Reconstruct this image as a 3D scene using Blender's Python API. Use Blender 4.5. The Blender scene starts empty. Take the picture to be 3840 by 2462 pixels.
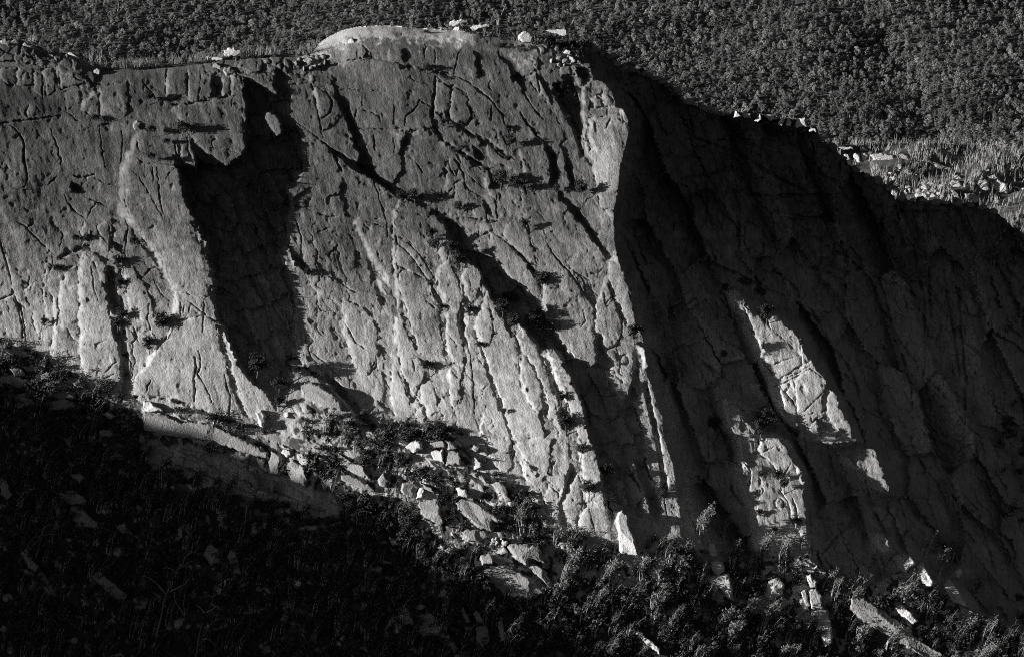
import bpy, math, random, time
import numpy as np
T0 = time.time()
# ---------------------------------------------------------------- camera
S = 400.0 / 2402.0          # metres per survey unit on the plane of the cliff
DIST = 1000.0               # camera to cliff
PITCH = math.radians(6.0)   # looking slightly down from the far side of the gorge
FW = np.array([0, math.cos(PITCH), -math.sin(PITCH)]); UPV = np.array([0, math.sin(PITCH), math.cos(PITCH)])
CAM = -FW * DIST
scene = bpy.context.scene
cam_d = bpy.data.cameras.new('camera'); cam = bpy.data.objects.new('camera', cam_d); scene.collection.objects.link(cam)
cam_d.sensor_width = 36.0; cam_d.lens = 36.0 * DIST / 400.0; cam_d.clip_start = 1.0; cam_d.clip_end = 20000.0
cam.location = CAM.tolist(); cam.rotation_euler = (math.pi / 2 - PITCH, 0, 0)
scene.camera = cam
def world(u, v, d=0.0):
    """point d metres beyond the cliff plane, for arrays"""
    u = np.asarray(u, float); v = np.asarray(v, float); d = np.asarray(d, float)
    k = S * (DIST + d) / DIST
    x = (u - 1201.0) * k; z = (770.0 - v) * k
    return np.stack([x, d * FW[1] + z * UPV[1], d * FW[2] + z * UPV[2]], -1)
# ---------------------------------------------------------------- sun and sky
TANA, SUNK = 0.16, 0.12     # how fast sunlight closes on the face, how fast it falls, per metre to the right
s_ = np.array([-1.0, 0, 0]) - TANA * FW + SUNK * UPV; SUN = s_ / np.linalg.norm(s_)
SUN_EL = math.asin(SUN[2]); SUN_AZ = math.atan2(SUN[0], SUN[1])
from mathutils import Vector
sd = bpy.data.lights.new('sun', 'SUN'); sd.energy = 5.0; sd.angle = math.radians(0.5); sd.color = (1.0, 0.985, 0.965)
so = bpy.data.objects.new('sun', sd); scene.collection.objects.link(so)
so.rotation_euler = Vector(SUN.tolist()).to_track_quat('Z', 'Y').to_euler(); so.location = (-600, -300, 400)
w = bpy.data.worlds.new('World'); scene.world = w; w.use_nodes = True
nt = w.node_tree; bg = nt.nodes['Background']
sky = nt.nodes.new('ShaderNodeTexSky'); sky.sky_type = 'NISHITA'; sky.sun_disc = False
sky.sun_elevation = SUN_EL; sky.sun_rotation = SUN_AZ
sepc = nt.nodes.new('ShaderNodeSeparateColor')      # black-and-white film behind a red filter: only the red of the sky counts
nt.links.new(sky.outputs[0], sepc.inputs[0]); nt.links.new(sepc.outputs[0], bg.inputs[0])
bg.inputs[1].default_value = 0.024
vs = scene.view_settings; vs.view_transform = 'Standard'; vs.look = 'None'; vs.gamma = 1.0; vs.exposure = 0.72
scene.cycles.max_bounces = 4; scene.cycles.diffuse_bounces = 3; scene.cycles.transmission_bounces = 3; scene.cycles.glossy_bounces = 1
scene.cycles.use_adaptive_sampling = False; scene.cycles.filter_width = 1.0; scene.cycles.use_denoising = False
rng = np.random.default_rng(11); random.seed(5)
COL = scene.collection
# ---------------------------------------------------------------- survey of the cliff
# every outline below is written in tenths of a degree-like survey units (u right, v down), tile by tile
TILE = {'A': (0, 0), 'B': (800.67, 0), 'C': (1601.33, 0), 'D': (0, 513), 'E': (800.67, 513), 'F': (1601.33, 513),
        'G': (0, 1026), 'H': (800.67, 1026), 'I': (1601.33, 1026)}
def pt(tile, s):
    a, b = TILE[tile]
    q = np.array([[float(n) for n in w.split(',')] for w in s.split()])
    return q / 3.0 + np.array([a, b])
SKY = np.vstack([pt('A', '-500,270 0,275 140,275 150,288 300,350 340,372 400,372 490,368 560,400 650,466 750,478 1000,470 1200,452 1420,432 1560,404 1700,396 1900,384 2100,378 2200,366 2215,350 2260,292 2330,250'),
                 pt('B', '0,215 100,190 280,178 420,185 560,200 680,205 760,210 880,220 960,240 1050,260 1180,272 1240,290 1400,292 1640,302 1700,330 1790,350 1870,362 1920,402 1960,460 2040,492 2140,512 2200,540 2260,560 2330,602'),
                 pt('C', '0,690 80,720 180,760 250,790 350,800 560,800 700,830 860,840 890,890 940,902 970,970 1060,1030 1130,1100 1165,1150 1250,1210 1370,1260 1440,1300 1500,1380 1700,1410 1900,1422 2080,1440 2170,1470 2260,1540 2330,1600 2402,1660 2800,1900')])
FOOT = np.array([(-150, 780), (0, 800), (100, 832), (190, 890), (330, 940), (430, 952), (560, 1000), (660, 1030), (720, 930), (800, 960), (930, 1000), (1060, 990), (1120, 1070), (1200, 1130), (1310, 1240), (1400, 1285), (1500, 1300), (1600, 1270), (1680, 1330), (1780, 1280), (1900, 1310), (2000, 1350), (2130, 1280), (2250, 1300), (2402, 1200), (2560, 1150)], float)
ARETE = np.array([(1350, 60), (1368, 120), (1385, 150), (1392, 186), (1420, 195), (1437, 215), (1444, 250), (1462, 256), (1474, 283), (1477, 310), (1467, 350), (1454, 400), (1451, 450), (1441, 493), (1441, 513), (1442, 560), (1448, 598), (1461, 637), (1474, 675), (1484, 713), (1491, 755), (1500, 770), (1510, 800), (1514, 860), (1530, 912), (1554, 980), (1558, 1026), (1580, 1090), (1591, 1176), (1600, 1226), (1606, 1240), (1640, 1290), (1680, 1345), (1760, 1400), (1900, 1480), (2000, 1560), (2060, 1700)], float)
SHADE = [
 ('A', '2345,1050 2420,1095 2560,1178 2700,1258 2840,1345 2930,1395 3010,1440 2990,1470 2900,1424 2800,1374 2640,1282 2480,1182 2360,1102'),  # ground that lies in a cast shadow
 ('A', '1715,530 1790,560 1850,600 1900,640 1945,675 1944,620 1935,520 1925,500 1940,475 1985,482 2000,510 2045,540 2030,600 2065,660 2060,690 2040,700 2055,740 2045,830 2080,860 2120,920 2145,1010 2140,1060 2155,1110 2150,1200 2120,1250 2100,1290 2060,1310 2030,1340 2045,1400 2060,1450 2045,1539 2030,1590 2050,1700 2010,1740 1990,1800 2010,1850 2060,1940 2080,2020 2095,2140 2090,2270 2110,2320 2150,2370 2165,2400 2120,2430 2060,2470 2060,2560 2070,2640 2020,2760 1980,2830 1940,2870 1870,2770 1760,2680 1670,2540 1600,2370 1530,2240 1520,2200 1490,2090 1510,2020 1500,1940 1480,1840 1450,1690 1420,1620 1340,1480 1285,1340 1265,1230 1232,1140 1215,1090 1260,1110 1340,1150 1390,1185 1370,1150 1345,1010 1350,970 1400,1030 1470,1080 1520,1110 1560,1160 1600,1175 1640,1150 1690,1110 1735,1050 1725,690'),
 ('A', '1498,530 1560,545 1555,670 1530,690 1490,690'), ('A', '500,1275 560,1300 600,1350 570,1370 500,1365'),
 ('A', '2275,915 2330,875 2390,820 2410,795 2410,830 2340,890 2290,925 2280,985'),
 ('A', '2330,490 2360,570 2380,620 2402,660 2442,700 2472,760 2512,880 2552,960 2592,1050 2622,1130 2650,1200 2647,1225 2592,1215 2542,1190 2517,1080 2482,980 2442,870 2412,790 2390,770 2370,700 2340,600'),
 ('A', '2050,1430 2085,1375 2150,1338 2197,1322 2190,1340 2130,1385 2080,1430'), ('A', '2290,1440 2300,1395 2340,1365 2402,1355 2402,1375 2350,1385 2318,1410 2310,1445'),
 ('A', '985,850 1040,880 1045,930 1000,920 975,905'), 
 ('A', '2030,1310 2040,1340 2040,1400 2020,1420'),
 ('B', '190,350 220,385 210,405 160,425 150,410 185,380'), ('B', '430,345 480,355 485,400 470,430 430,440'),
 ('B', '460,912 560,905 640,895 670,905 640,912 505,922 500,950 480,990 470,1030 465,1070 440,1075 455,1150 450,1200 430,1240 400,1290 365,1295 400,1230 425,1170 425,1120 412,1065 430,1000 450,960 470,925'),
 ('B', '640,830 690,850 700,930 720,980 740,1010 700,990 680,930 650,890'),
 ('B', '935,350 975,360 985,400 980,460 1000,500 1010,520 985,560 965,560 960,490 945,430'),
 ('B', '1080,370 1150,400 1190,440 1230,490 1260,530 1290,540 1310,580 1280,590 1290,620 1250,590 1210,560 1190,490 1140,430'),
 ('B', '1265,780 1290,830 1330,890 1380,940 1340,930 1290,870 1265,810'),
 ('B', '1400,970 1450,1010 1500,1070 1520,1110 1510,1150 1535,1200 1540,1250 1520,1300 1475,1310 1465,1240 1470,1160 1450,1080 1420,1020'),
 ('B', '1475,1310 1520,1335 1570,1370 1620,1420 1680,1480 1720,1540 1760,1600 1820,1690 1890,1800 1880,1830 1840,1780 1790,1720 1740,1650 1690,1580 1640,1530 1590,1470 1540,1400'),
 ('B', '1540,1010 1590,1070 1620,1150 1640,1250 1660,1350 1620,1330 1590,1230 1560,1100'),
 ('B', '1380,400 1430,430 1420,500 1450,580 1480,640 1500,700 1480,745 1440,650 1400,580 1380,500'),
 ('B', '1545,545 1620,530 1640,590 1600,570 1560,560'), ('B', '1690,470 1750,480 1755,560 1700,620 1690,560 1640,480'),
 ('B', '1600,560 1650,600 1680,680 1690,800 1700,950 1720,1080 1760,1180 1740,1160 1700,1100 1670,1000 1640,900 1600,820 1540,740 1510,690'),
 ('B', '810,850 840,890 830,930 800,890'), ('B', '905,1000 960,1040 1010,1080 1020,1130 990,1150 930,1100 920,1040'),
 ('B', '1000,990 1040,990 1000,1030 970,1030'), ('B', '1100,900 1150,960 1190,1030 1160,1020 1120,950'),
 ('B', '750,1100 748,1160 735,1230 690,1260 640,1282 700,1240 725,1200 735,1140'),
 ('B', '1010,1180 1060,1220 1100,1270 1130,1330 1050,1330 1030,1320 1060,1290 1020,1220'), ('B', '1000,1380 1030,1440 1070,1500 1080,1540 1020,1500 1000,1440'),
 ('B', '0,1170 12,1250 35,1330 20,1370 40,1440 70,1540 50,1540 20,1440 0,1400'), ('B', '1905,1245 1920,1330 1930,1350 1915,1300'),
 ('B', '1480,570 1560,580 1620,620 1600,690 1530,680 1500,640'),
 ('B', '1765,790 1795,890 1795,960 1780,900'), ('B', '1190,440 1250,520 1300,640 1290,700 1260,600 1220,540'),
 # long diagonal shade behind the front flakes and everything it joins
 ('E', '600,-100 700,-30 760,0 830,40 880,90 910,160 935,225 990,240 1050,270 1110,320 1140,370 1190,410 1250,440 1310,490 1315,540 1370,560 1400,600 1410,650 1430,690 1470,720 1480,770 1520,810 1560,870 1610,940 1680,980 1740,1010 1755,1040 1805,1008 1790,940 1780,870 1790,780 1830,810 1870,930 1890,970 1920,1045 1865,1080 1890,1120 1920,1170 1960,1230 1985,1275 2010,1270 2030,1180 2050,1080 2055,940 2075,900 2100,1000 2110,1100 2120,1200 2080,1310 2100,1380 2130,1470 2150,1540 2165,1640 2160,1720 2200,1830 2240,1960 2260,2020 2250,2150 2190,2140 2180,2130 2150,1960 2060,1700 2030,1720 2090,1850 2120,1970 2140,2110 2100,2120 2000,2060 1940,2060 1900,2150 1880,2100 1850,1940 1820,1770 1790,1630 1740,1540 1720,1430 1690,1290 1650,1180 1610,1100 1570,1000 1520,930 1440,910 1400,950 1360,870 1310,800 1250,730 1180,770 1120,680 1080,600 1030,490 1000,450 990,390 940,330 870,290 800,200 750,150 740,60 690,0'),
 ('E', '820,680 850,620 870,700 870,780 880,880 880,950 870,1040 870,1130 865,1200 855,1290 830,1320 840,1250 835,1160 850,1070 870,960 850,850 820,760'),
 ('E', '1000,440 990,500 960,570 925,600 885,600 870,660 850,650 870,560 920,590 955,550'),
 ('E', '930,760 955,825 990,925 1027,1025 1058,1125 1090,1215 1130,1315 1160,1400 1190,1480 1208,1540 1195,1540 1170,1480 1140,1400 1110,1320 1070,1220 1040,1130 1012,1030 978,930 942,830'),
 ('E', '1280,940 1330,1000 1380,1080 1410,1150 1430,1220 1450,1290 1450,1350 1410,1380 1425,1330 1420,1260 1400,1170 1360,1080 1310,990'),
 ('E', '1430,960 1460,1000 1490,1100 1530,1200 1560,1330 1620,1400 1640,1480 1580,1500 1540,1430 1530,1300 1500,1200 1460,1100 1440,1030'),
 ('E', '610,440 650,490 700,590 690,610 650,540'), ('E', '430,670 460,740 490,820 530,900 545,940 510,890 470,800 445,740'),
 ('E', '570,1130 600,1115 640,1120 650,1150 610,1140 570,1160 545,1230'), ('E', '560,1280 600,1370 600,1400 570,1470 590,1400 565,1330'),
 ('E', '640,1140 670,1230 700,1340 710,1380 690,1340 660,1240'), ('E', '675,640 705,690 710,800 690,700'),
 ('E', '270,870 300,910 310,960 300,1060 320,1180 300,1340 295,1470 285,1470 290,1300 300,1180 290,1060 295,980 280,920'),
 ('E', '430,1080 480,1180 510,1260 520,1350 490,1260 450,1170'), ('E', '170,270 210,330 250,470 290,560 295,610 270,600 250,530 220,440 190,350'),
 ('E', '1250,240 1310,300 1370,380 1395,440 1400,480 1370,430 1320,350 1280,290'),
 ('E', '1670,0 1720,50 1780,120 1830,180 1890,260 1880,290 1840,240 1790,180 1750,120 1700,50'),
 ('E', '1870,410 1900,480 1940,570 1980,660 2020,760 2010,770 1960,690 1930,600 1890,520 1870,450'),

 ('E', '2075,870 2130,870 2140,900 2090,890'),
 ('D', '770,0 790,60 780,130 770,240 800,250 800,130 810,30 830,0'),
 ('D', '745,330 800,340 830,420 830,560 860,650 800,680 780,620 760,560 730,500 745,420'),
 ('D', '780,680 830,740 860,800 880,900 890,1000 900,1100 885,1200 880,1270 860,1260 855,1100 845,980 830,860 790,790'),
 ('D', '890,1030 920,1100 930,1240 900,1150'), ('D', '930,310 980,380 1030,450 1060,540 1110,620 1080,620 1050,530 1010,450 960,390 920,330'),
 ('D', '930,110 1000,170 1080,240 1120,330 1150,420 1140,420 1100,330 1060,270 980,190'),
 ('D', '1345,0 1380,60 1410,150 1420,260 1405,200 1380,120 1350,50'),
 ('D', '1510,700 1560,790 1590,900 1610,1000 1640,1090 1650,1190 1690,1280 1730,1380 1710,1360 1670,1280 1640,1190 1625,1090 1590,990 1560,890 1530,780'),
 ('D', '2010,170 2040,190 2090,260 2150,310 2195,370 2200,400 2130,360 2080,330 2050,250'), ('D', '2200,210 2230,280 2260,340 2285,430 2265,410 2240,350 2215,280'),
 ('D', '2290,405 2340,410 2402,430 2430,455 2402,460 2350,440'), ('D', '2040,750 2090,760 2150,830 2170,860 2130,890 2080,850'),
 ('D', '2230,1030 2310,1080 2402,1160 2462,1220 2522,1290 2602,1380 2662,1470 2682,1530 2622,1500 2552,1440 2502,1400 2462,1330 2402,1270 2340,1210 2280,1120'),
 ('D', '1845,1360 1880,1400 1890,1450 1860,1500 1870,1440'), ('D', '2150,970 2190,960 2200,1000 2170,1010'),
 ('D', '635,225 690,240 760,290 745,330 690,260'), ('D', '805,130 850,180 880,250 850,240 810,200'),
 ('H', '1590,0 1620,80 1610,180 1660,240 1600,370 1570,440 1560,550 1590,640 1570,680 1530,560 1540,440 1570,350 1600,240 1610,200'),
 ('H', '1270,150 1380,215 1405,250 1370,275 1380,240'), ('H', '1390,350 1440,460 1480,570 1460,550 1420,450'),
 ('H', '690,350 750,330 780,400 790,560 740,640 720,600 700,450'), ('H', '570,20 590,60 580,100 560,90'),
 ('H', '1340,880 1400,870 1440,900 1430,910 1370,890 1320,910'), ('H', '1060,830 1130,830 1220,870 1310,920 1400,1000 1480,1080 1450,1070 1370,990 1280,910 1180,860'),
 ('H', '210,270 270,300 280,350 240,340'), ('H', '600,545 670,550 670,610 610,590'), ('H', '1020,20 1060,80 1040,140 1005,80'),
]
LIT = [
 ('A', '1860,800 1900,790 1940,810 1975,860 1990,940 1940,970 1915,900 1870,840'),  # ribs east of the arete that stand out far enough to catch the sun
 ('F', '360,480 440,580 480,640 540,680 600,740 650,660 700,720 770,790 840,880 880,990 910,1000 960,1070 1010,1140 1010,1150 980,1290 1000,1340 1020,1280 1040,1190 1070,1220 1120,1360 1180,1430 1200,1545 1130,1545 1050,1460 990,1380 940,1400 960,1540 870,1450 800,1400 800,1470 720,1390 700,1330 660,1270 655,1220 690,1200 640,1110 600,1040 570,980 545,900 510,830 490,760 460,700 410,610 365,540'),
 ('F', '310,1250 350,1280 400,1340 450,1420 500,1480 510,1520 470,1530 360,1490 345,1400 325,1320'), ('F', '480,1310 545,1360 520,1350'),
 ('F', '1000,1500 1060,1490 1080,1545 1010,1545'),
 ('I', '420,30 520,0 535,80 550,20 600,0 680,10 740,90 770,170 830,230 850,330 850,400 865,500 880,640 885,760 892,850 880,900 830,860 600,830 520,790 520,740 530,620 515,500 490,420 460,330 430,280 410,190 390,150 440,170 480,200 520,190 530,90 440,110'),
 ('I', '1140,140 1180,140 1240,240 1200,210'), ('I', '1270,150 1340,70 1360,130 1400,220 1440,320 1480,440 1430,380 1360,340 1290,280'),
 ('I', '970,0 1240,0 1250,40 1190,20 1120,30 1040,40'),
 ('I', '1390,660 1430,690 1470,770 1440,830 1410,760 1370,740'), ('I', '1600,830 1640,880 1690,880 1740,960 1790,1030 1750,1060 1680,1010 1570,950 1540,900'),
 ('I', '1830,1020 1880,990 1950,1080 1970,1110 2020,1200 1900,1160 1850,1100'), ('I', '1910,940 1960,915 1970,950 1940,1000'),
 ('I', '1480,1170 1600,1220 1660,1280 1640,1310 1530,1220'), ('I', '1540,1030 1610,1030 1580,1110 1480,1110'),
 ('C', '355,815 380,785 420,800 480,796 560,802 700,832 740,825 800,832 870,842 876,870 830,880 790,890 740,880 690,870 600,850 560,850 420,825'),
 ('C', '885,895 940,900 950,925 900,915'), ('C', '30,708 80,710 140,735 160,755 90,730'),
]
EDGE = [  # rock turned to the left, towards the sun
 ('D', '560,290 600,240 582,330 578,430 586,550 575,620 565,640 580,720 576,860 565,970 555,860 555,700 553,400'),
 ('D', '415,650 412,560 430,480 460,390 445,480 432,560'), ('D', '345,490 372,570 385,680 385,780 370,890 360,960 375,960 390,880 402,780 402,680 388,570'),
 ('D', '950,60 1000,110 1080,200 1130,270 1170,370 1210,460 1232,512 1212,500 1160,400 1120,300 1070,220 1000,140 955,90'),
 ('A', '885,1090 930,1010 960,930 985,930 950,1050 915,1110 895,1200 885,1350 890,1440 860,1440 840,1380 840,1240 850,1180'),
 ('A', '815,1500 850,1410 890,1460 930,1540 960,1610 930,1590 880,1540'),
 ('D', '1160,840 1110,925 1055,1025 985,1085 948,1130 945,1190 962,1270 945,1230 928,1180 933,1120 985,1055 1040,995 1100,900'),
 ('D', '1570,790 1620,870 1665,970 1670,1010 1640,960 1590,850'), ('D', '1440,140 1470,220 1485,350 1475,290 1450,210'), ('D', '1368,20 1400,90 1422,200 1412,100 1385,40'),
 ('D', '1230,520 1245,510 1250,600 1232,690 1218,650'), ('D', '2010,180 2050,260 2085,340 2060,310 2020,240'),
 ('D', '890,620 886,500 898,440 885,410 910,378 905,440 898,510 898,620'), ('D', '2000,1350 2030,1345 2020,1400 1995,1400'),
 ('E', '80,0 105,20 150,110 200,220 260,320 330,420 350,480 320,450 240,340 185,250 130,120'), ('E', '245,430 275,420 290,470 320,555 280,510'),
 ('E', '365,-40 380,0 382,100 376,200 382,330 392,430 380,430 368,330 360,200 366,100 360,0'), ('E', '385,420 412,390 402,480 408,580 400,600 385,540'),
 ('E', '370,690 392,690 388,760 395,840 385,900 372,800'), ('E', '690,330 715,310 690,400 700,490 735,560 750,620 745,780 752,880 785,1005 770,1000 740,900 732,780 738,620 690,520 662,460 660,400'),
 ('E', '690,180 705,165 695,230 702,290 690,290 680,230'), ('E', '840,410 862,330 880,300 870,400 885,500 870,520'), ('E', '1020,510 1032,540 1010,620 965,680 952,740 970,820 955,800 940,730 962,660 1005,600'),
 ('E', '1460,960 1490,985 1525,1100 1565,1200 1605,1280 1580,1280 1530,1190 1490,1080'), ('E', '1425,960 1455,930 1450,945 1432,975'),
 ('E', '865,710 885,720 885,800 905,900 885,880 868,800'), ('E', '1250,1100 1262,1050 1275,1120 1310,1220 1360,1320 1390,1368 1350,1340 1300,1250 1260,1160'),
 ('E', '1245,740 1262,735 1290,830 1280,830'), ('E', '1040,90 1055,100 1065,200 1110,320 1095,320 1055,230 1036,150'), ('E', '750,1080 775,1040 775,1100 770,1200 785,1310 760,1200'),
 ('E', '1255,1740 1300,1760 1290,1750'), ('E', '2085,890 2120,895 2150,1040 2135,1060 2110,980'), ('E', '1420,470 1440,470 1445,640 1432,690 1425,560'),
 ('E', '1890,290 1925,230 1945,270 1960,330 1930,300'), ('E', '970,1530 990,1400 1000,1350 1000,1400 985,1540'),
 ('B', '1690,620 1712,605 1712,740 1718,880 1725,1000 1752,1100 1740,1100 1708,1000 1698,880 1690,740'), ('B', '1620,460 1640,465 1665,560 1695,620 1680,620 1655,580'),
 ('B', '1190,372 1205,368 1225,430 1255,490 1235,470 1210,430'), ('B', '1308,400 1325,395 1290,450 1252,485'), ('B', '1325,390 1345,395 1372,490 1355,460'),
 ('B', '1240,1050 1255,1050 1285,1130 1305,1260 1290,1230 1270,1130'), ('B', '895,485 905,480 935,552 925,555'), ('B', '760,840 775,830 770,760 790,700 775,710 760,760'),
 ('B', '1745,870 1765,860 1770,960 1800,1060 1780,1050 1745,960'), ('B', '1005,1255 1025,1250 1030,1330 1060,1380 1050,1390 1015,1330'), ('B', '735,1230 745,1180 752,1220 745,1330 735,1330'),
 ('B', '370,1540 385,1440 420,1400 405,1450 390,1540'), ('B', '655,780 665,700 675,690 668,780 690,800'), ('B', '1960,770 1985,765 1990,830 1975,830'),
 ('H', '1665,0 1690,30 1690,130 1720,280 1700,250 1675,140'), ('H', '810,340 840,345 830,420 850,500 830,520 808,440'),
 ('H', '1930,570 1955,520 1955,600 1965,690 1985,800 1960,800 1945,660'), ('H', '975,820 1000,825 1000,890 980,890'), ('H', '1170,750 1195,755 1230,850 1200,840'),
 ('H', '1355,360 1370,400 1400,500 1385,480'), ('H', '1275,150 1290,160 1285,240 1300,270 1270,200'), ('H', '890,240 930,230 990,290 960,290'),
 ('H', '1970,1060 1990,1070 2040,1130 2010,1110'), ('H', '1890,700 1905,720 1940,830 1920,820'),
 ('F', '355,475 380,480 440,575 425,575'), ('F', '460,540 475,540 500,590 480,590'), ('F', '520,830 545,860 610,960 590,950 540,880'), ('F', '800,810 830,830 850,960 840,1030 832,960'), ('F', '690,1200 715,1230 725,1330 740,1370 715,1340 700,1270'),
 ('I', '540,0 560,0 548,80 540,100'), ('I', '795,190 815,200 845,320 835,320'), ('I', '405,170 430,180 440,270 420,220'),
 ('A', '565,740 600,690 680,640 690,630 670,660 600,720 585,780 567,770'), ('A', '1165,560 1185,500 1190,520 1180,690 1168,690'), ('A', '1322,560 1335,510 1340,690 1325,690'), ('A', '1560,560 1572,550 1570,680 1558,670'), ('A', '1625,560 1645,530 1645,620 1630,670'),
 ('A', '1205,770 1225,740 1235,760 1220,800'), ('A', '112,590 130,480 140,490 125,600'), ('A', '302,500 318,495 315,600 305,620'), ('A', '403,470 425,465 432,560 445,640 425,620 408,560'), ('A', '2168,530 2185,525 2190,590 2175,580'),
 ('A', '2298,420 2330,380 2340,390 2315,440'), ('A', '935,860 955,850 960,900 945,905'), ('A', '1660,470 1680,430 1720,415 1690,450 1680,500'), ('A', '2205,640 2225,620 2240,700 2250,860 2235,800'),
 ('B', '0,460 30,440 60,435 20,470'), ('B', '325,350 340,345 342,430 328,428'),
]
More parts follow.
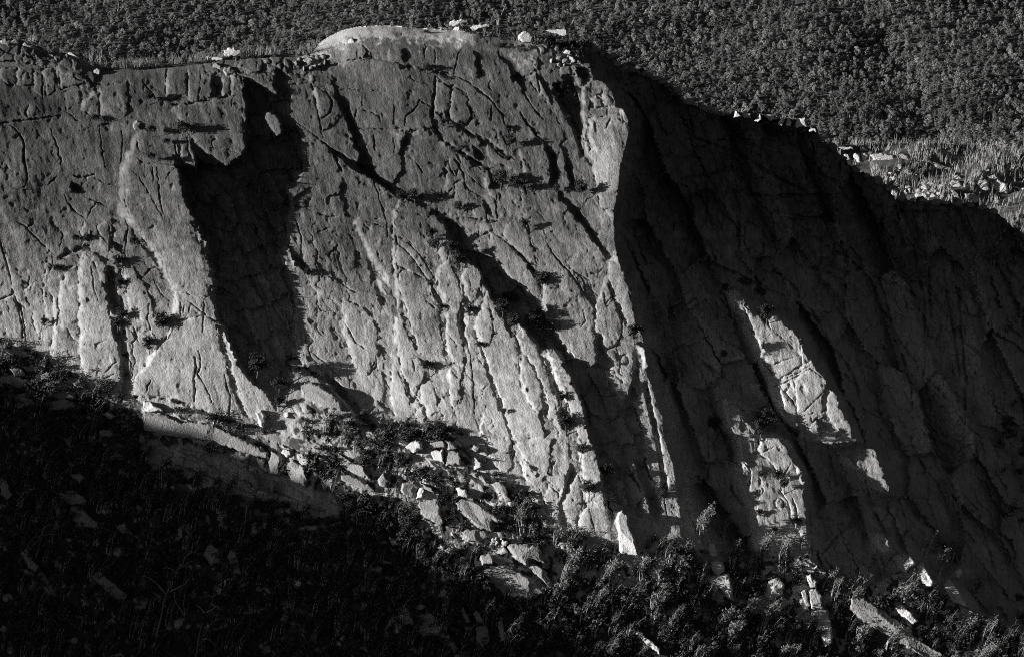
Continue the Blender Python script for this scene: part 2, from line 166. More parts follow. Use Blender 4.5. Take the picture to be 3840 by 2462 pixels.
CRACK = [
 ('G', 3.4, '1000,95 1250,130 1500,205 1800,330 2050,420 2300,520'), ('G', 3.2, '1050,185 1300,205 1600,330 1900,440 2200,540'), ('G', 2.6, '1420,110 1410,240'), ('G', 2.6, '1560,170 1540,300'), ('G', 2.6, '1680,230 1670,360'), ('G', 2.6, '1820,300 1800,420'), ('G', 2.6, '1960,380 1950,500'), ('G', 2.6, '2100,440 2090,560'), ('G', 2.6, '1150,110 1140,200'), ('G', 2.6, '2250,490 2240,610'), ('G', 2.4, '1300,140 1290,205'), ('G', 2.4, '1620,340 1600,420'), ('G', 2.4, '2000,490 2010,580'),
 ('B', 1.1, '0,238 120,206 260,196 400,202'), ('B', 1.0, '40,262 200,226 330,236 470,232'), ('A', 1.1, '2262,330 2330,292 2402,262'), ('B', 1.2, '420,262 430,240 520,228'), ('B', 1.2, '620,260 780,262 880,300'),
 ('A', 2.5, '0,868 60,862 120,853 220,845 330,828 430,815'), ('A', 2.5, '95,895 140,950 165,1000 172,1060 168,1130 185,1200 195,1250 175,1310 120,1330'),
 ('A', 1.7, '365,910 370,950 395,1000 415,1050 410,1090 430,1120 430,1160'), ('A', 3, '145,300 140,380'), ('A', 2.5, '0,370 140,385 260,405 310,400'), ('A', 3, '0,435 100,430 260,455 380,480'),
 ('A', 2, '125,475 112,600'), ('A', 2, '235,500 235,600'), ('A', 1.6, '300,490 300,700'), ('A', 2, '395,480 390,600'), ('A', 1.6, '110,603 235,608'), ('A', 2.4, '410,460 420,560 430,630'),
 ('A', 1.5, '430,520 560,560 640,575'), ('A', 2.5, '430,635 520,600 650,590'), ('A', 1.5, '0,545 60,600 110,600'), ('A', 1.5, '450,780 490,800 530,840 570,850'), ('A', 1.6, '700,640 700,760 715,850'),
 ('A', 1.6, '720,870 860,875'), ('A', 1.6, '905,570 915,760'), ('A', 1.3, '1015,560 1010,640'), ('A', 1.3, '700,880 720,1050 740,1180'), ('A', 1.2, '860,920 865,1010 850,1150'),
 ('A', 2, '1170,490 1165,690'), ('A', 2.8, '1320,490 1320,690'), ('A', 1.7, '1415,500 1410,590 1398,710'), ('A', 3, '1170,705 1240,700 1310,660'), ('A', 3.2, '1215,738 1320,738 1400,716 1490,712'),
 ('A', 2, '1490,690 1550,690 1620,680 1720,685'), ('A', 2, '1622,540 1622,680'), ('A', 1.2, '1640,690 1630,750'), ('A', 1.4, '1500,1050 1490,1000 1510,980 1550,975'), ('A', 1.3, '1480,1040 1580,1045 1720,1090'),
 ('A', 1.6, '880,1190 880,1300 885,1450 930,1530'), ('A', 1.6, '1075,1170 1080,1290'), ('A', 2, '1105,1180 1115,1290 1130,1430 1150,1500'), ('A', 1.4, '1225,1180 1165,1260'), ('A', 1.4, '920,1190 975,1240 1020,1310 1070,1400 1140,1520'),
 ('A', 3, '530,1240 600,1245 670,1230'), ('A', 1.6, '670,1250 740,1290 830,1310'), ('A', 1.4, '330,1305 380,1270 400,1240'), ('A', 1.7, '455,1370 480,1430 540,1500 600,1530'), ('A', 1.7, '590,1380 700,1430 760,1460'),
 ('A', 1.4, '610,1540 640,1480 680,1430 700,1440'), ('A', 1.1, '100,1330 300,1345'), ('A', 1.2, '0,1180 60,1190 120,1215'), ('A', 2.2, '2165,520 2200,610 2230,760 2255,880 2275,970'), ('A', 2, '2200,610 2290,610'),
 ('A', 2, '2240,620 2310,660 2335,710 2330,790 2290,820 2255,850'), ('A', 2, '2060,840 2140,900 2220,960 2290,1010 2350,1060 2402,1080 2480,1140 2550,1190 2620,1250 2700,1300 2780,1350 2840,1380'),
 ('A', 3.5, '2340,1070 2370,1130 2402,1200'), ('A', 1.6, '2060,1440 2150,1465 2230,1450'), ('A', 2, '2150,1465 2250,1510 2400,1530'), ('A', 2, '1665,470 1690,430 1780,405 1840,420 1855,480 1840,505 1760,515 1690,510 1665,470'),
 ('A', 2.4, '1980,500 2000,420'), ('A', 2, '2030,410 2060,490 2110,490 2140,450 2130,400'), ('A', 1.8, '2150,500 2180,470 2260,480 2270,520'), ('A', 2, '1690,515 1850,515 1930,510'), ('A', 1.3, '2000,600 2100,595 2170,590'),
 ('A', 1.8, '2300,420 2320,470 2402,440'), ('A', 1.5, '1000,560 1020,600 1060,640 1100,700'), ('A', 2.4, '200,740 180,800 200,820'), ('A', 2, '310,380 340,440 420,440'), ('A', 2, '960,980 980,1060 1060,1090'), ('A', 2, '1230,990 1240,1080 1265,1130'), ('A', 2, '1265,1020 1270,1130'), ('A', 2, '1320,960 1325,1060 1360,1150'),
 ('B', 2, '0,440 60,425 110,430'), ('B', 2.4, '10,440 100,420 160,405 190,370 170,330 130,310'), ('B', 1.3, '115,345 115,410'), ('B', 1.7, '110,430 230,415 330,430 410,450 480,472 620,480'), ('B', 1.6, '330,350 330,430'),
 ('B', 2, '0,635 60,630 150,640 265,640'), ('B', 1.2, '150,660 145,770'), ('B', 1.4, '105,770 98,860'), ('B', 1.3, '120,760 200,790 270,820 280,860'), ('B', 1, '372,700 372,900'),
 ('B', 1.7, '80,908 200,910 330,908 460,905'), ('B', 2, '555,705 540,740 500,790 450,820 450,890'), ('B', 1.4, '555,705 600,730 640,760'), ('B', 4, '665,540 660,610 650,700 640,790 640,870 680,930 710,980 745,1010'),
 ('B', 3, '780,640 770,690 770,750 740,820'), ('B', 1.6, '765,750 760,840 750,880'), ('B', 1.7, '645,770 680,800 720,825'), ('B', 1.8, '885,680 900,700 890,740 915,790 915,840 890,880 860,885'),
 ('B', 2, '665,540 720,580 770,620 790,600 830,630 890,660'), ('B', 2, '430,480 560,480 640,490 700,500 800,530 900,580 970,640 1050,700 1130,800 1150,870 1190,950'), ('B', 1.4, '590,310 600,330 585,360 585,420'),
 ('B', 1.7, '665,350 660,440'), ('B', 1.7, '830,370 810,450 795,520'), ('B', 2.4, '1280,620 1310,700 1350,760 1420,840'), ('B', 2.4, '1265,790 1300,860 1370,940 1410,980'), ('B', 1.7, '1250,485 1310,430 1320,410'),
 ('B', 2, '1290,540 1370,510'), ('B', 2, '1370,500 1385,560 1400,650 1470,740'), ('B', 2, '1760,675 1830,670 1840,640'), ('B', 2, '1830,690 1850,750'), ('B', 2, '1770,760 1860,755 1920,750'), ('B', 2, '1865,770 1875,820'),
 ('B', 1.4, '1740,825 1840,820 1950,820'), ('B', 1.6, '1735,960 1760,1040'), ('B', 2, '1975,780 1985,870'), ('B', 2, '1985,1000 1980,1040'), ('B', 2, '700,830 760,840 830,890 900,940 970,960 1040,990 1100,1080 1160,1120'),
 ('B', 2.4, '740,1010 820,1050 900,1110 1000,1170 1060,1220'), ('B', 2, '750,1110 790,1110 830,1160 860,1220 870,1290 900,1340 1000,1390'), ('B', 2, '750,1140 770,1190 800,1240'), ('B', 1.6, '790,1340 800,1290 830,1270 870,1275'),
 ('B', 2, '870,1215 940,1270 1010,1330'), ('B', 2.6, '1160,1110 1210,1105 1220,1120'), ('B', 1.4, '1060,740 1055,800 1060,850'), ('B', 1.4, '230,1270 260,1370 290,1470 310,1540'), ('B', 1.8, '1860,1470 1910,1475'), ('B', 1.4, '480,540 520,570 620,600'),
 ('B', 1.6, '640,1330 700,1380 690,1410'), ('B', 1.6, '905,1190 930,1170 970,1170 990,1200'), ('B', 1.4, '230,950 235,1060'), ('B', 1.2, '360,960 380,1040 370,1080'), ('B', 1.5, '520,1140 550,1170 570,1215'),('B', 2, '1540,460 1535,540 1620,528'), ('B', 1.6, '1050,570 1040,610 1060,640'),
 ('E', 1.7, '395,130 480,180 550,250 600,320 640,400'), ('E', 2.4, '395,170 470,240 530,310 570,380 620,450 680,540 710,610'), ('E', 2, '390,320 440,350 560,410 600,425'), ('E', 1.6, '600,580 650,620 680,640'),
 ('E', 1.7, '430,980 480,985 550,975'), ('E', 2, '1065,740 1075,800 1060,850 1040,895'), ('E', 1.7, '905,430 915,480 912,500'), ('E', 1.4, '880,870 905,930 920,1060 930,1200 935,1370'), ('E', 2, '1190,780 1230,830 1260,940'),
 ('E', 2.8, '1100,120 1170,170 1250,240 1310,310 1370,390 1390,440 1420,560'), ('E', 1.7, '1430,80 1440,160 1480,230 1540,310 1600,370 1680,480 1740,570 1780,610 1785,780'), ('E', 2, '1960,640 1980,720 1970,820 1940,890 1870,920'),
 ('E', 1.7, '2120,1150 2150,1280 2180,1400 2200,1480 2220,1600 2250,1790 2280,1990 2300,2130'), ('E', 2, '0,455 50,490 100,520 160,520'), ('E', 1.4, '160,40 200,80'), ('E', 1.4, '170,20 230,30 300,60'), ('E', 1.3, '260,220 265,300'), ('E', 1.2, '320,0 325,130'), ('E', 1.6, '780,340 830,440 840,520'),
 ('E', 1.5, '660,950 710,970 760,985'), ('E', 1.4, '745,800 780,840 800,880'), ('E', 1.4, '1350,700 1380,780'), ('E', 1.5, '1700,640 1720,720 1690,760'), ('E', 1.6, '1170,640 1200,760'), ('E', 1.5, '1340,1000 1370,1060'), ('E', 1.5, '500,980 520,1060'),
 ('E', 2, '100,230 130,240 120,260'), ('E', 2, '0,700 40,760 60,800 110,870 200,930'), ('E', 1.5, '240,960 250,1030 200,1100 110,1080'), ('E', 2, '1560,900 1600,970 1640,1080'), ('E', 1.5, '1850,520 1860,600 1900,560'),
 ('D', 3, '5,170 30,260 60,350 80,450 100,530 140,620 165,700 180,800 190,860'), ('D', 3, '0,565 60,550 90,530 85,470'), ('D', 2, '100,560 130,640 160,770 155,830 180,820'), ('D', 1.6, '230,640 225,700 250,790'),
 ('D', 1.8, '110,20 170,50 230,110 290,170 320,200'), ('D', 1.6, '240,0 230,40 190,60'), ('D', 1.3, '430,90 440,130 420,200'), ('D', 1.6, '1080,430 1130,520 1190,580'), ('D', 2, '1270,590 1275,680'), ('D', 1.8, '1300,590 1295,690'),
 ('D', 2, '1340,600 1330,660 1300,700'), ('D', 1.7, '1215,725 1290,710 1360,690'), ('D', 2, '1440,560 1435,680 1425,790'), ('D', 2, '1320,580 1400,640 1500,710 1530,730'), ('D', 1.7, '1230,525 1300,525 1400,545 1450,558'),
 ('D', 3, '1370,970 1380,1050 1365,1120 1375,1200 1365,1280'), ('D', 1.9, '1400,920 1415,1030 1390,1090 1430,1150 1480,1240 1490,1290'), ('D', 2, '1580,1090 1600,1190 1620,1230 1615,1400'), ('D', 1.3, '1060,1130 1025,1215'),
 ('D', 2, '735,1120 810,1090'), ('D', 2, '740,1080 800,1020 830,990'), ('D', 1.4, '600,880 680,880 750,850'), ('D', 1.8, '1000,1370 1150,1380 1280,1440 1400,1440 1500,1450 1700,1545'), ('D', 1.5, '1690,1190 1700,1280 1740,1340'), ('D', 1.5, '640,330 660,470 690,580'),
 ('D', 2, '470,770 500,820 520,850 560,850'), ('D', 1.6, '300,440 240,450 215,500'), ('D', 1.6, '180,440 200,470 210,400'), ('D', 2, '680,50 700,110 760,180'), ('D', 1.6, '590,30 560,100 600,150'), ('D', 2, '880,0 900,60 890,130 880,260'), ('D', 2, '1000,420 1060,350 1100,340'), ('D', 2, '940,760 960,820 980,870'), ('D', 2, '1050,600 1040,700 1060,780'),
 ('D', 1.6, '1000,1490 1050,1510 1120,1530 1250,1520'), ('D', 1.5, '2080,0 2120,120 2125,240'), ('D', 1.4, '2230,100 2300,70 2402,60'), ('D', 1.5, '2240,540 2230,600 2260,650 2350,650'),
 ('D', 1.4, '2190,930 2290,1010 2402,1120'), ('D', 1.4, '1700,210 1780,350 1850,520 1960,680 2010,740 2050,860'), ('D', 1.4, '1560,590 1700,720 1790,840'),
 ('F', 3, '800,800 830,880 835,960 840,1040'), ('F', 2.4, '520,650 600,740 620,780'), ('F', 1.4, '600,1040 700,1000 830,955'), ('F', 2.4, '670,1130 760,1080 850,1020'), ('F', 1.3, '740,1120 900,1030'), ('F', 2, '770,1090 790,1180 800,1300 810,1400'),
 ('F', 1.6, '830,1380 900,1310 1000,1210'), ('F', 2, '700,1190 780,1290 800,1330'), ('F', 1.6, '570,870 600,960'), ('F', 2.4, '580,1020 650,1100 690,1130'), ('F', 1.5, '640,1180 760,1130 900,1050 990,1120'), ('F', 1.4, '840,1390 920,1360 960,1370'),
 ('F', 2, '440,20 560,70 570,200 560,290 480,280 440,160 440,20'), ('F', 2, '770,110 880,80 980,170 975,300 940,360 800,320 770,240 770,110'), ('F', 2, '1150,380 1250,350 1380,420 1430,560 1460,700 1490,820'), ('F', 3, '750,0 1060,220 1300,310 1570,430'),
 ('F', 3.5, '1400,120 1400,0'), ('F', 2, '1440,140 1560,120 1640,210 1650,350 1680,470 1700,620 1700,800 1710,1000 1690,1120'), ('F', 2, '1380,420 1560,480 1690,600'), ('F', 3, '1730,340 1740,500 1745,700'), ('F', 3, '1840,370 1870,600 1910,800 1950,1100'),
 ('F', 2.4, '1940,500 1950,650 1980,1000 2000,1160'), ('F', 2, '1950,660 2090,690'), ('F', 2, '2010,1020 2200,1040'), ('F', 2.4, '2170,700 2210,1050 2270,1200 2250,1350'), ('F', 3, '400,-100 400,240'), ('F', 2.4, '0,150 160,140'), ('F', 2.4, '200,180 240,320 420,400'),
 ('F', 2.4, '600,300 700,400 800,500 830,600 900,680'), ('F', 2, '900,650 960,720 1000,830'), ('F', 2.4, '1000,800 1100,950 1200,1100 1240,1250 1300,1450'), ('F', 2.4, '270,570 420,720 520,820'), ('F', 2.4, '1480,830 1560,1000 1610,1200 1620,1350'), ('F', 2, '1500,820 1640,1000'),
 ('F', 2.4, '1720,1120 1900,1300 1990,1450'), ('F', 2, '780,330 960,360 1060,400 1140,430'), ('F', 2, '1060,220 1040,320 980,350'), ('F', 2, '1140,430 1180,640 1210,860'), ('F', 2, '240,570 250,780 280,860 440,920'), ('F', 2, '0,640 90,550 100,600'), ('F', 2, '0,930 130,990 300,1130'), ('F', 2, '1700,1130 1730,1300'), ('F', 2, '1980,1180 1990,1440 2100,1540'), ('F', 2, '1830,930 1920,960'), ('F', 2, '1240,930 1420,900'),('F', 2, '2010,290 2100,270 2150,290 2200,360'), ('F', 2, '2260,280 2300,380 2380,440'),
 ('C', 2.4, '0,1100 100,1100 140,1190 170,1400 180,1540'), ('C', 3, '230,1040 380,1080 560,1180 700,1270 870,1350'), ('C', 2.2, '560,980 780,1010 850,1100 880,1160 870,1280 880,1340'), ('C', 2, '500,990 480,1100'), ('C', 2, '350,950 370,1080'),
 ('C', 2.2, '910,980 930,1080 890,1140 860,1130'), ('C', 2, '1070,1040 1110,1130 1110,1240'), ('C', 2.2, '870,1160 950,1150 970,1230 1110,1290 1120,1360'), ('C', 2.6, '370,1360 600,1380 890,1380 1120,1370'), ('C', 2.2, '1140,1380 1250,1470 1300,1540'),
 ('C', 2.2, '1370,1270 1480,1370 1520,1540'), ('C', 2.2, '0,1260 150,1240 290,1200'), ('C', 2, '60,960 220,1020 320,1060'), ('C', 2, '40,780 60,880 70,1060'), ('C', 2, '720,900 760,1000'), ('C', 2, '340,830 350,960 500,990'), ('C', 2, '890,890 900,980'), ('C', 2.2, '1600,1420 1640,1540'), ('C', 2.2, '400,1380 380,1540'), ('C', 2.2, '900,1390 980,1540'), ('C', 2.2, '1440,1450 1600,1500 1900,1480'), ('C', 2, '300,1250 360,1350 420,1540'),
 ('I', 3, '470,210 480,260 465,340'), ('I', 3, '545,130 600,150 640,190 650,280'), ('I', 3, '700,380 740,450 760,560 800,640 830,700 830,800'), ('I', 2.8, '760,400 800,500 805,560'), ('I', 1.7, '555,320 570,400'), ('I', 1.6, '640,450 670,420 710,440 710,490 650,490 640,450'), ('I', 1.4, '545,110 650,60'), ('I', 1.4, '700,290 760,180'),
 ('I', 2.4, '540,0 520,90'), ('I', 2.4, '1020,50 1040,150 1080,330 1060,450'), ('I', 2.2, '950,560 1200,620 1300,480'), ('I', 2.2, '960,840 1180,600 1300,500'), ('I', 2.4, '1290,300 1340,500 1420,660 1500,800 1560,830'), ('I', 2.2, '1520,430 1560,560 1620,720'), ('I', 2, '1440,900 1560,680 1640,560'), ('I', 2, '1580,560 1700,680'), ('I', 2, '1690,600 1560,440 1540,400'),
 ('I', 2.4, '1200,1160 1400,1200 1560,1320 1800,1440 2000,1560'), ('I', 2, '1640,1540 1760,1400'), ('I', 2, '1500,1420 1640,1320'), ('I', 2, '1700,1480 1830,1420'), ('I', 2.2, '1880,1000 1870,1100 1910,1160'), ('I', 2, '1910,1150 1980,1110'), ('I', 2.4, '2000,1060 2120,1200 2250,1400'), ('I', 2.4, '1960,380 2080,520 2130,700 2200,950'), ('I', 2.2, '2020,420 1980,480 1900,400'), ('I', 2.4, '1600,0 1680,180 1800,330 1880,500'), ('I', 2.4, '860,0 880,200 900,600 920,900'), ('I', 2, '180,0 180,220 160,330'), ('I', 2, '330,160 350,380 490,560'), ('I', 2, '1000,850 1100,1000'), ('I', 2.2, '1780,1070 1830,1150 1880,1260'),
 ('H', 3, '1190,0 1215,100 1200,200'), ('H', 2, '1160,105 1210,95'), ('H', 2, '1480,270 1480,190 1510,160'), ('H', 2, '1310,370 1350,490'), ('H', 1.7, '1450,320 1530,390'), ('H', 2, '590,30 620,70 700,70'), ('H', 1.8, '720,10 740,180'), ('H', 1.8, '620,75 730,80 840,110'), ('H', 1.8, '765,90 770,180'), ('H', 2, '860,430 840,470 930,510 1000,500'), ('H', 2, '1170,350 1190,440'),
 ('H', 2.2, '1180,770 1260,770 1390,790'), ('H', 1.8, '1010,960 1180,990 1300,1080'), ('H', 1.8, '1060,960 1040,1050 1130,1130'), ('H', 2, '1880,560 1900,700 1930,850'), ('H', 1.6, '1970,560 2000,580 2040,640'), ('H', 1.8, '1660,470 1700,460 1850,440'), ('H', 1.5, '1740,460 1760,560 1800,700'),
 ('G', 2, '1080,0 1200,60 1420,110 1700,160 1880,240'), ('G', 2, '1000,70 1300,100 1500,180 1700,260'), ('G', 2.2, '1880,250 1900,150 1920,90'), ('G', 2.2, '1990,250 2010,150'), ('G', 2, '1740,240 1760,150'), ('G', 2, '890,0 910,110'), ('G', 2, '1700,290 1800,390 1900,430'), ('G', 2, '1420,60 1600,60 1720,100'), ('G', 2, '2010,130 2000,240 2180,340'),
]
STAIN = [  # dark water streaks and lichen: (tile, half width, strength, line)
 ('A', 9, .5, '1545,730 1540,850 1562,1040'), ('A', 16, .4, '240,860 250,1000 240,1150'), ('A', 14, .45, '720,880 750,1050 760,1250'), ('A', 22, .5, '400,640 440,720 400,800'), ('A', 20, .5, '950,560 960,680 1000,760'), ('A', 10, .4, '330,620 300,760'), ('A', 7, .4, '620,850 640,1000'), ('A', 12, .3, '1590,1000 1600,1170'),
 ('A', 25, .45, '20,600 90,700 60,800'), ('A', 26, .35, '180,700 330,720'),
 ('B', 7, .55, '115,440 125,560 150,640 190,760'), ('B', 9, .4, '250,830 300,880 290,1040'), ('B', 7, .35, '560,980 600,1160'), ('B', 10, .35, '670,1030 700,1130'), ('B', 8, .3, '850,1020 1000,1130'),
 ('E', 4, .5, '905,930 925,1100 935,1370'), ('E', 14, .35, '1480,560 1500,760 1560,900'), ('E', 10, .35, '1580,640 1600,760'), ('E', 8, .35, '1350,0 1370,120'), ('E', 10, .3, '1200,0 1230,120'), ('E', 30, .5, '60,60 70,260 160,380'), ('E', 26, .4, '150,420 180,520'), ('E', 6, .4, '1600,40 1650,140'),
 ('D', 9, .35, '680,360 690,520'), ('D', 26, .5, '960,260 1020,380 1100,500'), ('D', 6, .3, '1250,730 1270,800'), ('D', 6, .3, '640,950 650,1100'), ('D', 20, .3, '2280,150 2300,350'), ('D', 8, .35, '180,540 220,640'),
 ('H', 6, .3, '1480,20 1490,170'), ('H', 6, .4, '1740,460 1790,700'), ('H', 6, .3, '1600,460 1580,600'), ('E', 14, .3, '1820,1040 1850,1300'),
]
PLATE = [  # flakes and blocks: rounded to the light on the left, turned away on the right (tile, extra bearing, outline)
 ('E', .02, '690,330 750,290 790,350 840,430 860,520 850,600 820,680 820,760 850,850 870,940 850,1040 780,1010 745,900 735,780 740,600 690,520 665,460 660,400'), ('E', .05, '770,1060 840,1130 830,1250 820,1310 780,1320 755,1200 760,1100'),
 ('E', .04, '870,300 930,320 990,380 990,450 950,560 920,590 890,560 860,500 840,410 860,340'), ('E', .03, '1020,510 1050,560 1120,690 1180,790 1240,930 1260,1100 1300,1260 1390,1380 1440,1540 1210,1540 1130,1300 1040,1040 985,900 950,830 940,730 960,660'),
 ('E', .03, '1010,620 1050,640 1068,740 1075,800 1060,850 1040,890 980,860 955,800 940,730 960,660'), ('E', .02, '1255,1100 1265,1050 1275,950 1330,1010 1370,1090 1400,1170 1420,1260 1420,1340 1390,1370 1350,1340 1300,1250 1260,1160'),
 ('E', .1, '1450,930 1510,930 1560,1010 1600,1100 1650,1200 1690,1300 1720,1450 1740,1540 1670,1540 1640,1420 1590,1280 1530,1180 1490,1080 1460,980'), ('E', .02, '1260,740 1320,790 1370,890 1400,960 1440,1040 1490,1200 1530,1430 1450,1380 1450,1290 1410,1150 1330,1000 1270,930 1240,820'),
 ('E', .04, '690,180 720,155 750,180 760,260 750,290 720,310 690,290 680,230'), ('E', .02, '385,120 480,160 560,250 620,330 650,420 620,440 570,380 470,240 395,170'), ('E', .0, '395,170 470,240 570,380 620,450 710,610 690,620 640,560 600,425 560,410 440,350 390,320'),
 ('E', .0, '400,390 440,360 530,400 600,430 650,540 690,640 700,780 720,900 730,1000 650,950 550,950 500,790 450,600 395,480'), ('E', .05, '370,690 430,680 445,760 500,860 545,950 550,980 590,1050 580,1120 540,1200 525,1250 590,1340 600,1390 580,1450 540,1420 520,1330 520,1240 470,1190 430,1080 400,960 385,890 390,840'),
 ('E', .06, '550,1200 600,1130 640,1140 690,1340 620,1400 590,1330 560,1270'), ('E', -.01, '105,0 360,0 365,200 360,430 345,480 260,330 190,220 140,110'), ('E', .0, '1040,90 1100,120 1170,170 1240,240 1310,310 1370,390 1390,480 1420,640 1310,490 1190,410 1110,320 1060,240'),
 ('E', .03, '1130,110 1200,0 1280,0 1330,150 1380,340 1270,240 1200,190'), ('E', .0, '1430,480 1700,520 1780,610 1785,790 1790,930 1805,1005 1755,1040 1610,940 1520,810 1430,690'), ('E', .03, '1790,620 1860,420 1930,600 1980,740 1965,840 1930,900 1870,920 1830,810 1790,780'),
 ('E', .08, '1890,290 1945,260 1980,370 2050,600 2080,740 2100,800 2020,760 1940,570 1870,400'), ('E', .08, '350,1050 400,1070 450,1200 480,1300 500,1400 380,1430 350,1250'), ('E', .05, '0,560 150,620 250,760 260,930 200,1090 110,1080 40,900'),
 ('D', .05, '600,240 640,280 700,380 745,520 760,640 780,700 780,780 830,870 845,1000 850,1180 840,1260 620,1200 580,1050 560,950 565,700 555,400'), ('D', .06, '480,340 540,330 555,400 555,700 560,850 520,850 470,770 430,760 415,650 420,520 450,400'),
 ('D', .02, '340,420 430,400 460,400 420,500 405,580 412,680 400,780 385,880 365,970 350,940 380,780 372,580 345,490'), ('D', .03, '165,500 240,450 300,500 315,660 280,840 240,760 220,650'), ('D', .02, '310,440 330,300 365,330 340,420 345,490 372,580 380,700 330,700 300,560'),
 ('D', .0, '895,380 960,390 1010,450 1070,570 1080,700 1000,720 900,620 890,510'), ('D', .04, '1220,730 1430,680 1510,720 1560,900 1610,1100 1650,1230 1720,1390 1500,1430 1280,1420 960,1280 935,1180 950,1110 1050,1000 1160,850'),
 ('D', .05, '1540,740 1620,870 1670,1010 1760,1140 1870,1230 1940,1330 1990,1480 1900,1480 1740,1380 1660,1180 1620,1000 1570,860'), ('D', .0, '30,200 100,340 160,440 165,500 220,640 160,620 100,530 60,350'), ('D', .02, '640,280 690,260 740,330 745,500 700,380'), ('D', .0, '800,60 850,20 880,140 850,230 800,190'), ('D', .03, '560,60 600,40 650,60 640,140 600,150'), ('D', .02, '690,40 770,20 770,230 700,200'),
 ('A', .03, '860,1430 885,1340 890,1200 930,1080 1000,1140 1100,1160 1220,1140 1265,1230 1290,1380 1340,1500 1400,1620 1425,1760 1460,1840 1480,1990 1475,2060 1440,2090 1240,2050 1200,1960 1150,1850 1100,1760 1000,1650 950,1580'),
 ('A', .02, '1175,490 1310,485 1315,655 1240,695 1168,685'), ('A', .02, '1325,500 1490,505 1490,680 1440,712 1325,715'), ('A', .03, '1565,545 1620,540 1615,675 1560,670'), ('A', .02, '1635,525 1700,530 1720,680 1630,675'), ('A', -.01, '1220,745 1480,720 1700,740 1730,1050 1690,1110 1590,1170 1470,1080 1350,970 1230,800'),
 ('A', .02, '565,740 600,690 690,650 700,850 640,810 575,780'), ('A', .01, '690,620 900,570 905,760 860,860 715,850 700,700'), ('A', .01, '130,480 235,480 230,600 112,595'), ('A', 0, '0,480 125,475 112,600 0,560'), ('A', 0, '240,500 300,500 300,690 240,640'), ('A', .01, '305,490 390,480 390,640 330,690'), ('A', .01, '410,460 640,560 650,590 520,600 430,632'),
 ('A', 0, '185,770 210,735 260,750 280,780 250,815 200,815'), ('A', .01, '450,650 640,605 660,680 560,720 470,780'), ('A', .02, '1670,470 1690,432 1780,407 1838,422 1850,480 1838,503 1760,512'), ('A', .02, '1240,1000 1265,1060 1260,1150 1225,1100'), ('A', .02, '1275,1020 1320,1040 1330,1140 1275,1140'), ('A', .02, '2210,620 2300,650 2330,715 2320,790 2250,840'), ('A', -.01, '1700,520 1920,520 1940,660 1850,600'), ('A', .04, '1865,800 1900,790 1940,810 1975,860 1990,940 1940,970 1915,900 1870,840'),
 ('B', .02, '10,440 100,420 160,405 185,370 165,330 120,310 40,340 0,400'), ('B', .02, '780,640 880,670 890,740 910,790 910,840 880,880 800,860 760,830 770,740'), ('B', .02, '500,930 640,905 690,985 560,985'), ('B', .02, '740,1120 790,1110 830,1160 800,1300 740,1380 730,1230'), ('B', .02, '800,1290 860,1275 900,1400 790,1390'),
 ('B', .06, '1195,370 1310,400 1250,480'), ('B', .05, '1330,395 1370,500 1250,485'), ('B', .05, '1310,520 1380,510 1390,560 1320,580'), ('B', .04, '1340,590 1400,570 1480,720 1460,740'), ('B', .02, '1000,990 1100,1080 1160,1120 1240,1120 1290,1260 1200,1190 1050,1130'), ('B', .02, '670,560 770,620 765,690 740,820 700,800 650,760 660,640'), ('B', .02, '440,925 420,1060 410,1040 380,940'), ('B', .03, '1540,460 1610,470 1620,525 1540,540'), ('B', .05, '1620,460 1740,465 1750,480 1690,600 1650,560'), ('B', .02, '330,350 425,345 430,430 335,428'), ('B', .03, '1020,1360 1080,1400 1100,1540 1080,1540 1040,1440'), ('B', .03, '1260,1300 1290,1290 1330,1540 1280,1540'),
 ('B', .02, '1690,620 1760,560 1760,680 1740,830 1720,1000 1740,1100 1710,1000 1698,880'), ('B', .02, '1765,690 1830,690 1850,750 1770,755'), ('B', .02, '1840,650 1910,690 1925,750 1860,750'), ('B', .02, '1740,830 1800,830 1860,900 1900,830 2020,860 2030,930 2000,1050 1960,1200 1950,1350 1920,1480 1920,1540 1820,1450 1790,1300 1770,1150 1740,1000'),
 ('F', .04, '420,600 600,740 660,800 830,960 840,1040 640,1160 560,960 490,780'), ('F', .02, '850,1020 910,1000 960,1070 1010,1140 980,1290 1000,1340 900,1450 810,1400 780,1180'), ('F', .03, '1040,1190 1070,1220 1120,1360 1180,1430 1200,1545 1130,1545 1010,1370'),
 ('I', .03, '545,20 680,10 740,90 800,240 850,400 880,640 885,760 830,700 760,560 700,380 640,180 550,130'), ('I', .02, '520,500 560,300 640,300 740,450 800,640 830,840 600,790 525,740'), ('I', .03, '400,160 460,230 470,340 500,430 550,300 480,210'), ('I', .02, '650,460 670,420 710,440 710,490 660,495'),
 ('H', .04, '1310,370 1390,350 1430,470 1440,560 1350,490'), ('H', .04, '1420,430 1460,320 1530,390 1540,560 1480,560'), ('H', .08, '1690,130 1740,0 1790,90 1820,230 1850,430 1730,460 1690,250'), ('H', .07, '1660,590 1740,450 1850,440 1900,720 1840,760 1670,680'), ('H', .02, '1570,440 1600,380 1660,240 1690,320 1700,460 1650,600 1590,640'), ('H', .05, '1000,0 1180,0 1200,180 1180,240 1080,210'), ('H', .05, '1220,0 1480,0 1470,200 1400,340 1300,300 1280,160'), ('H', .02, '1255,170 1290,150 1370,260 1330,275 1280,250'),
]
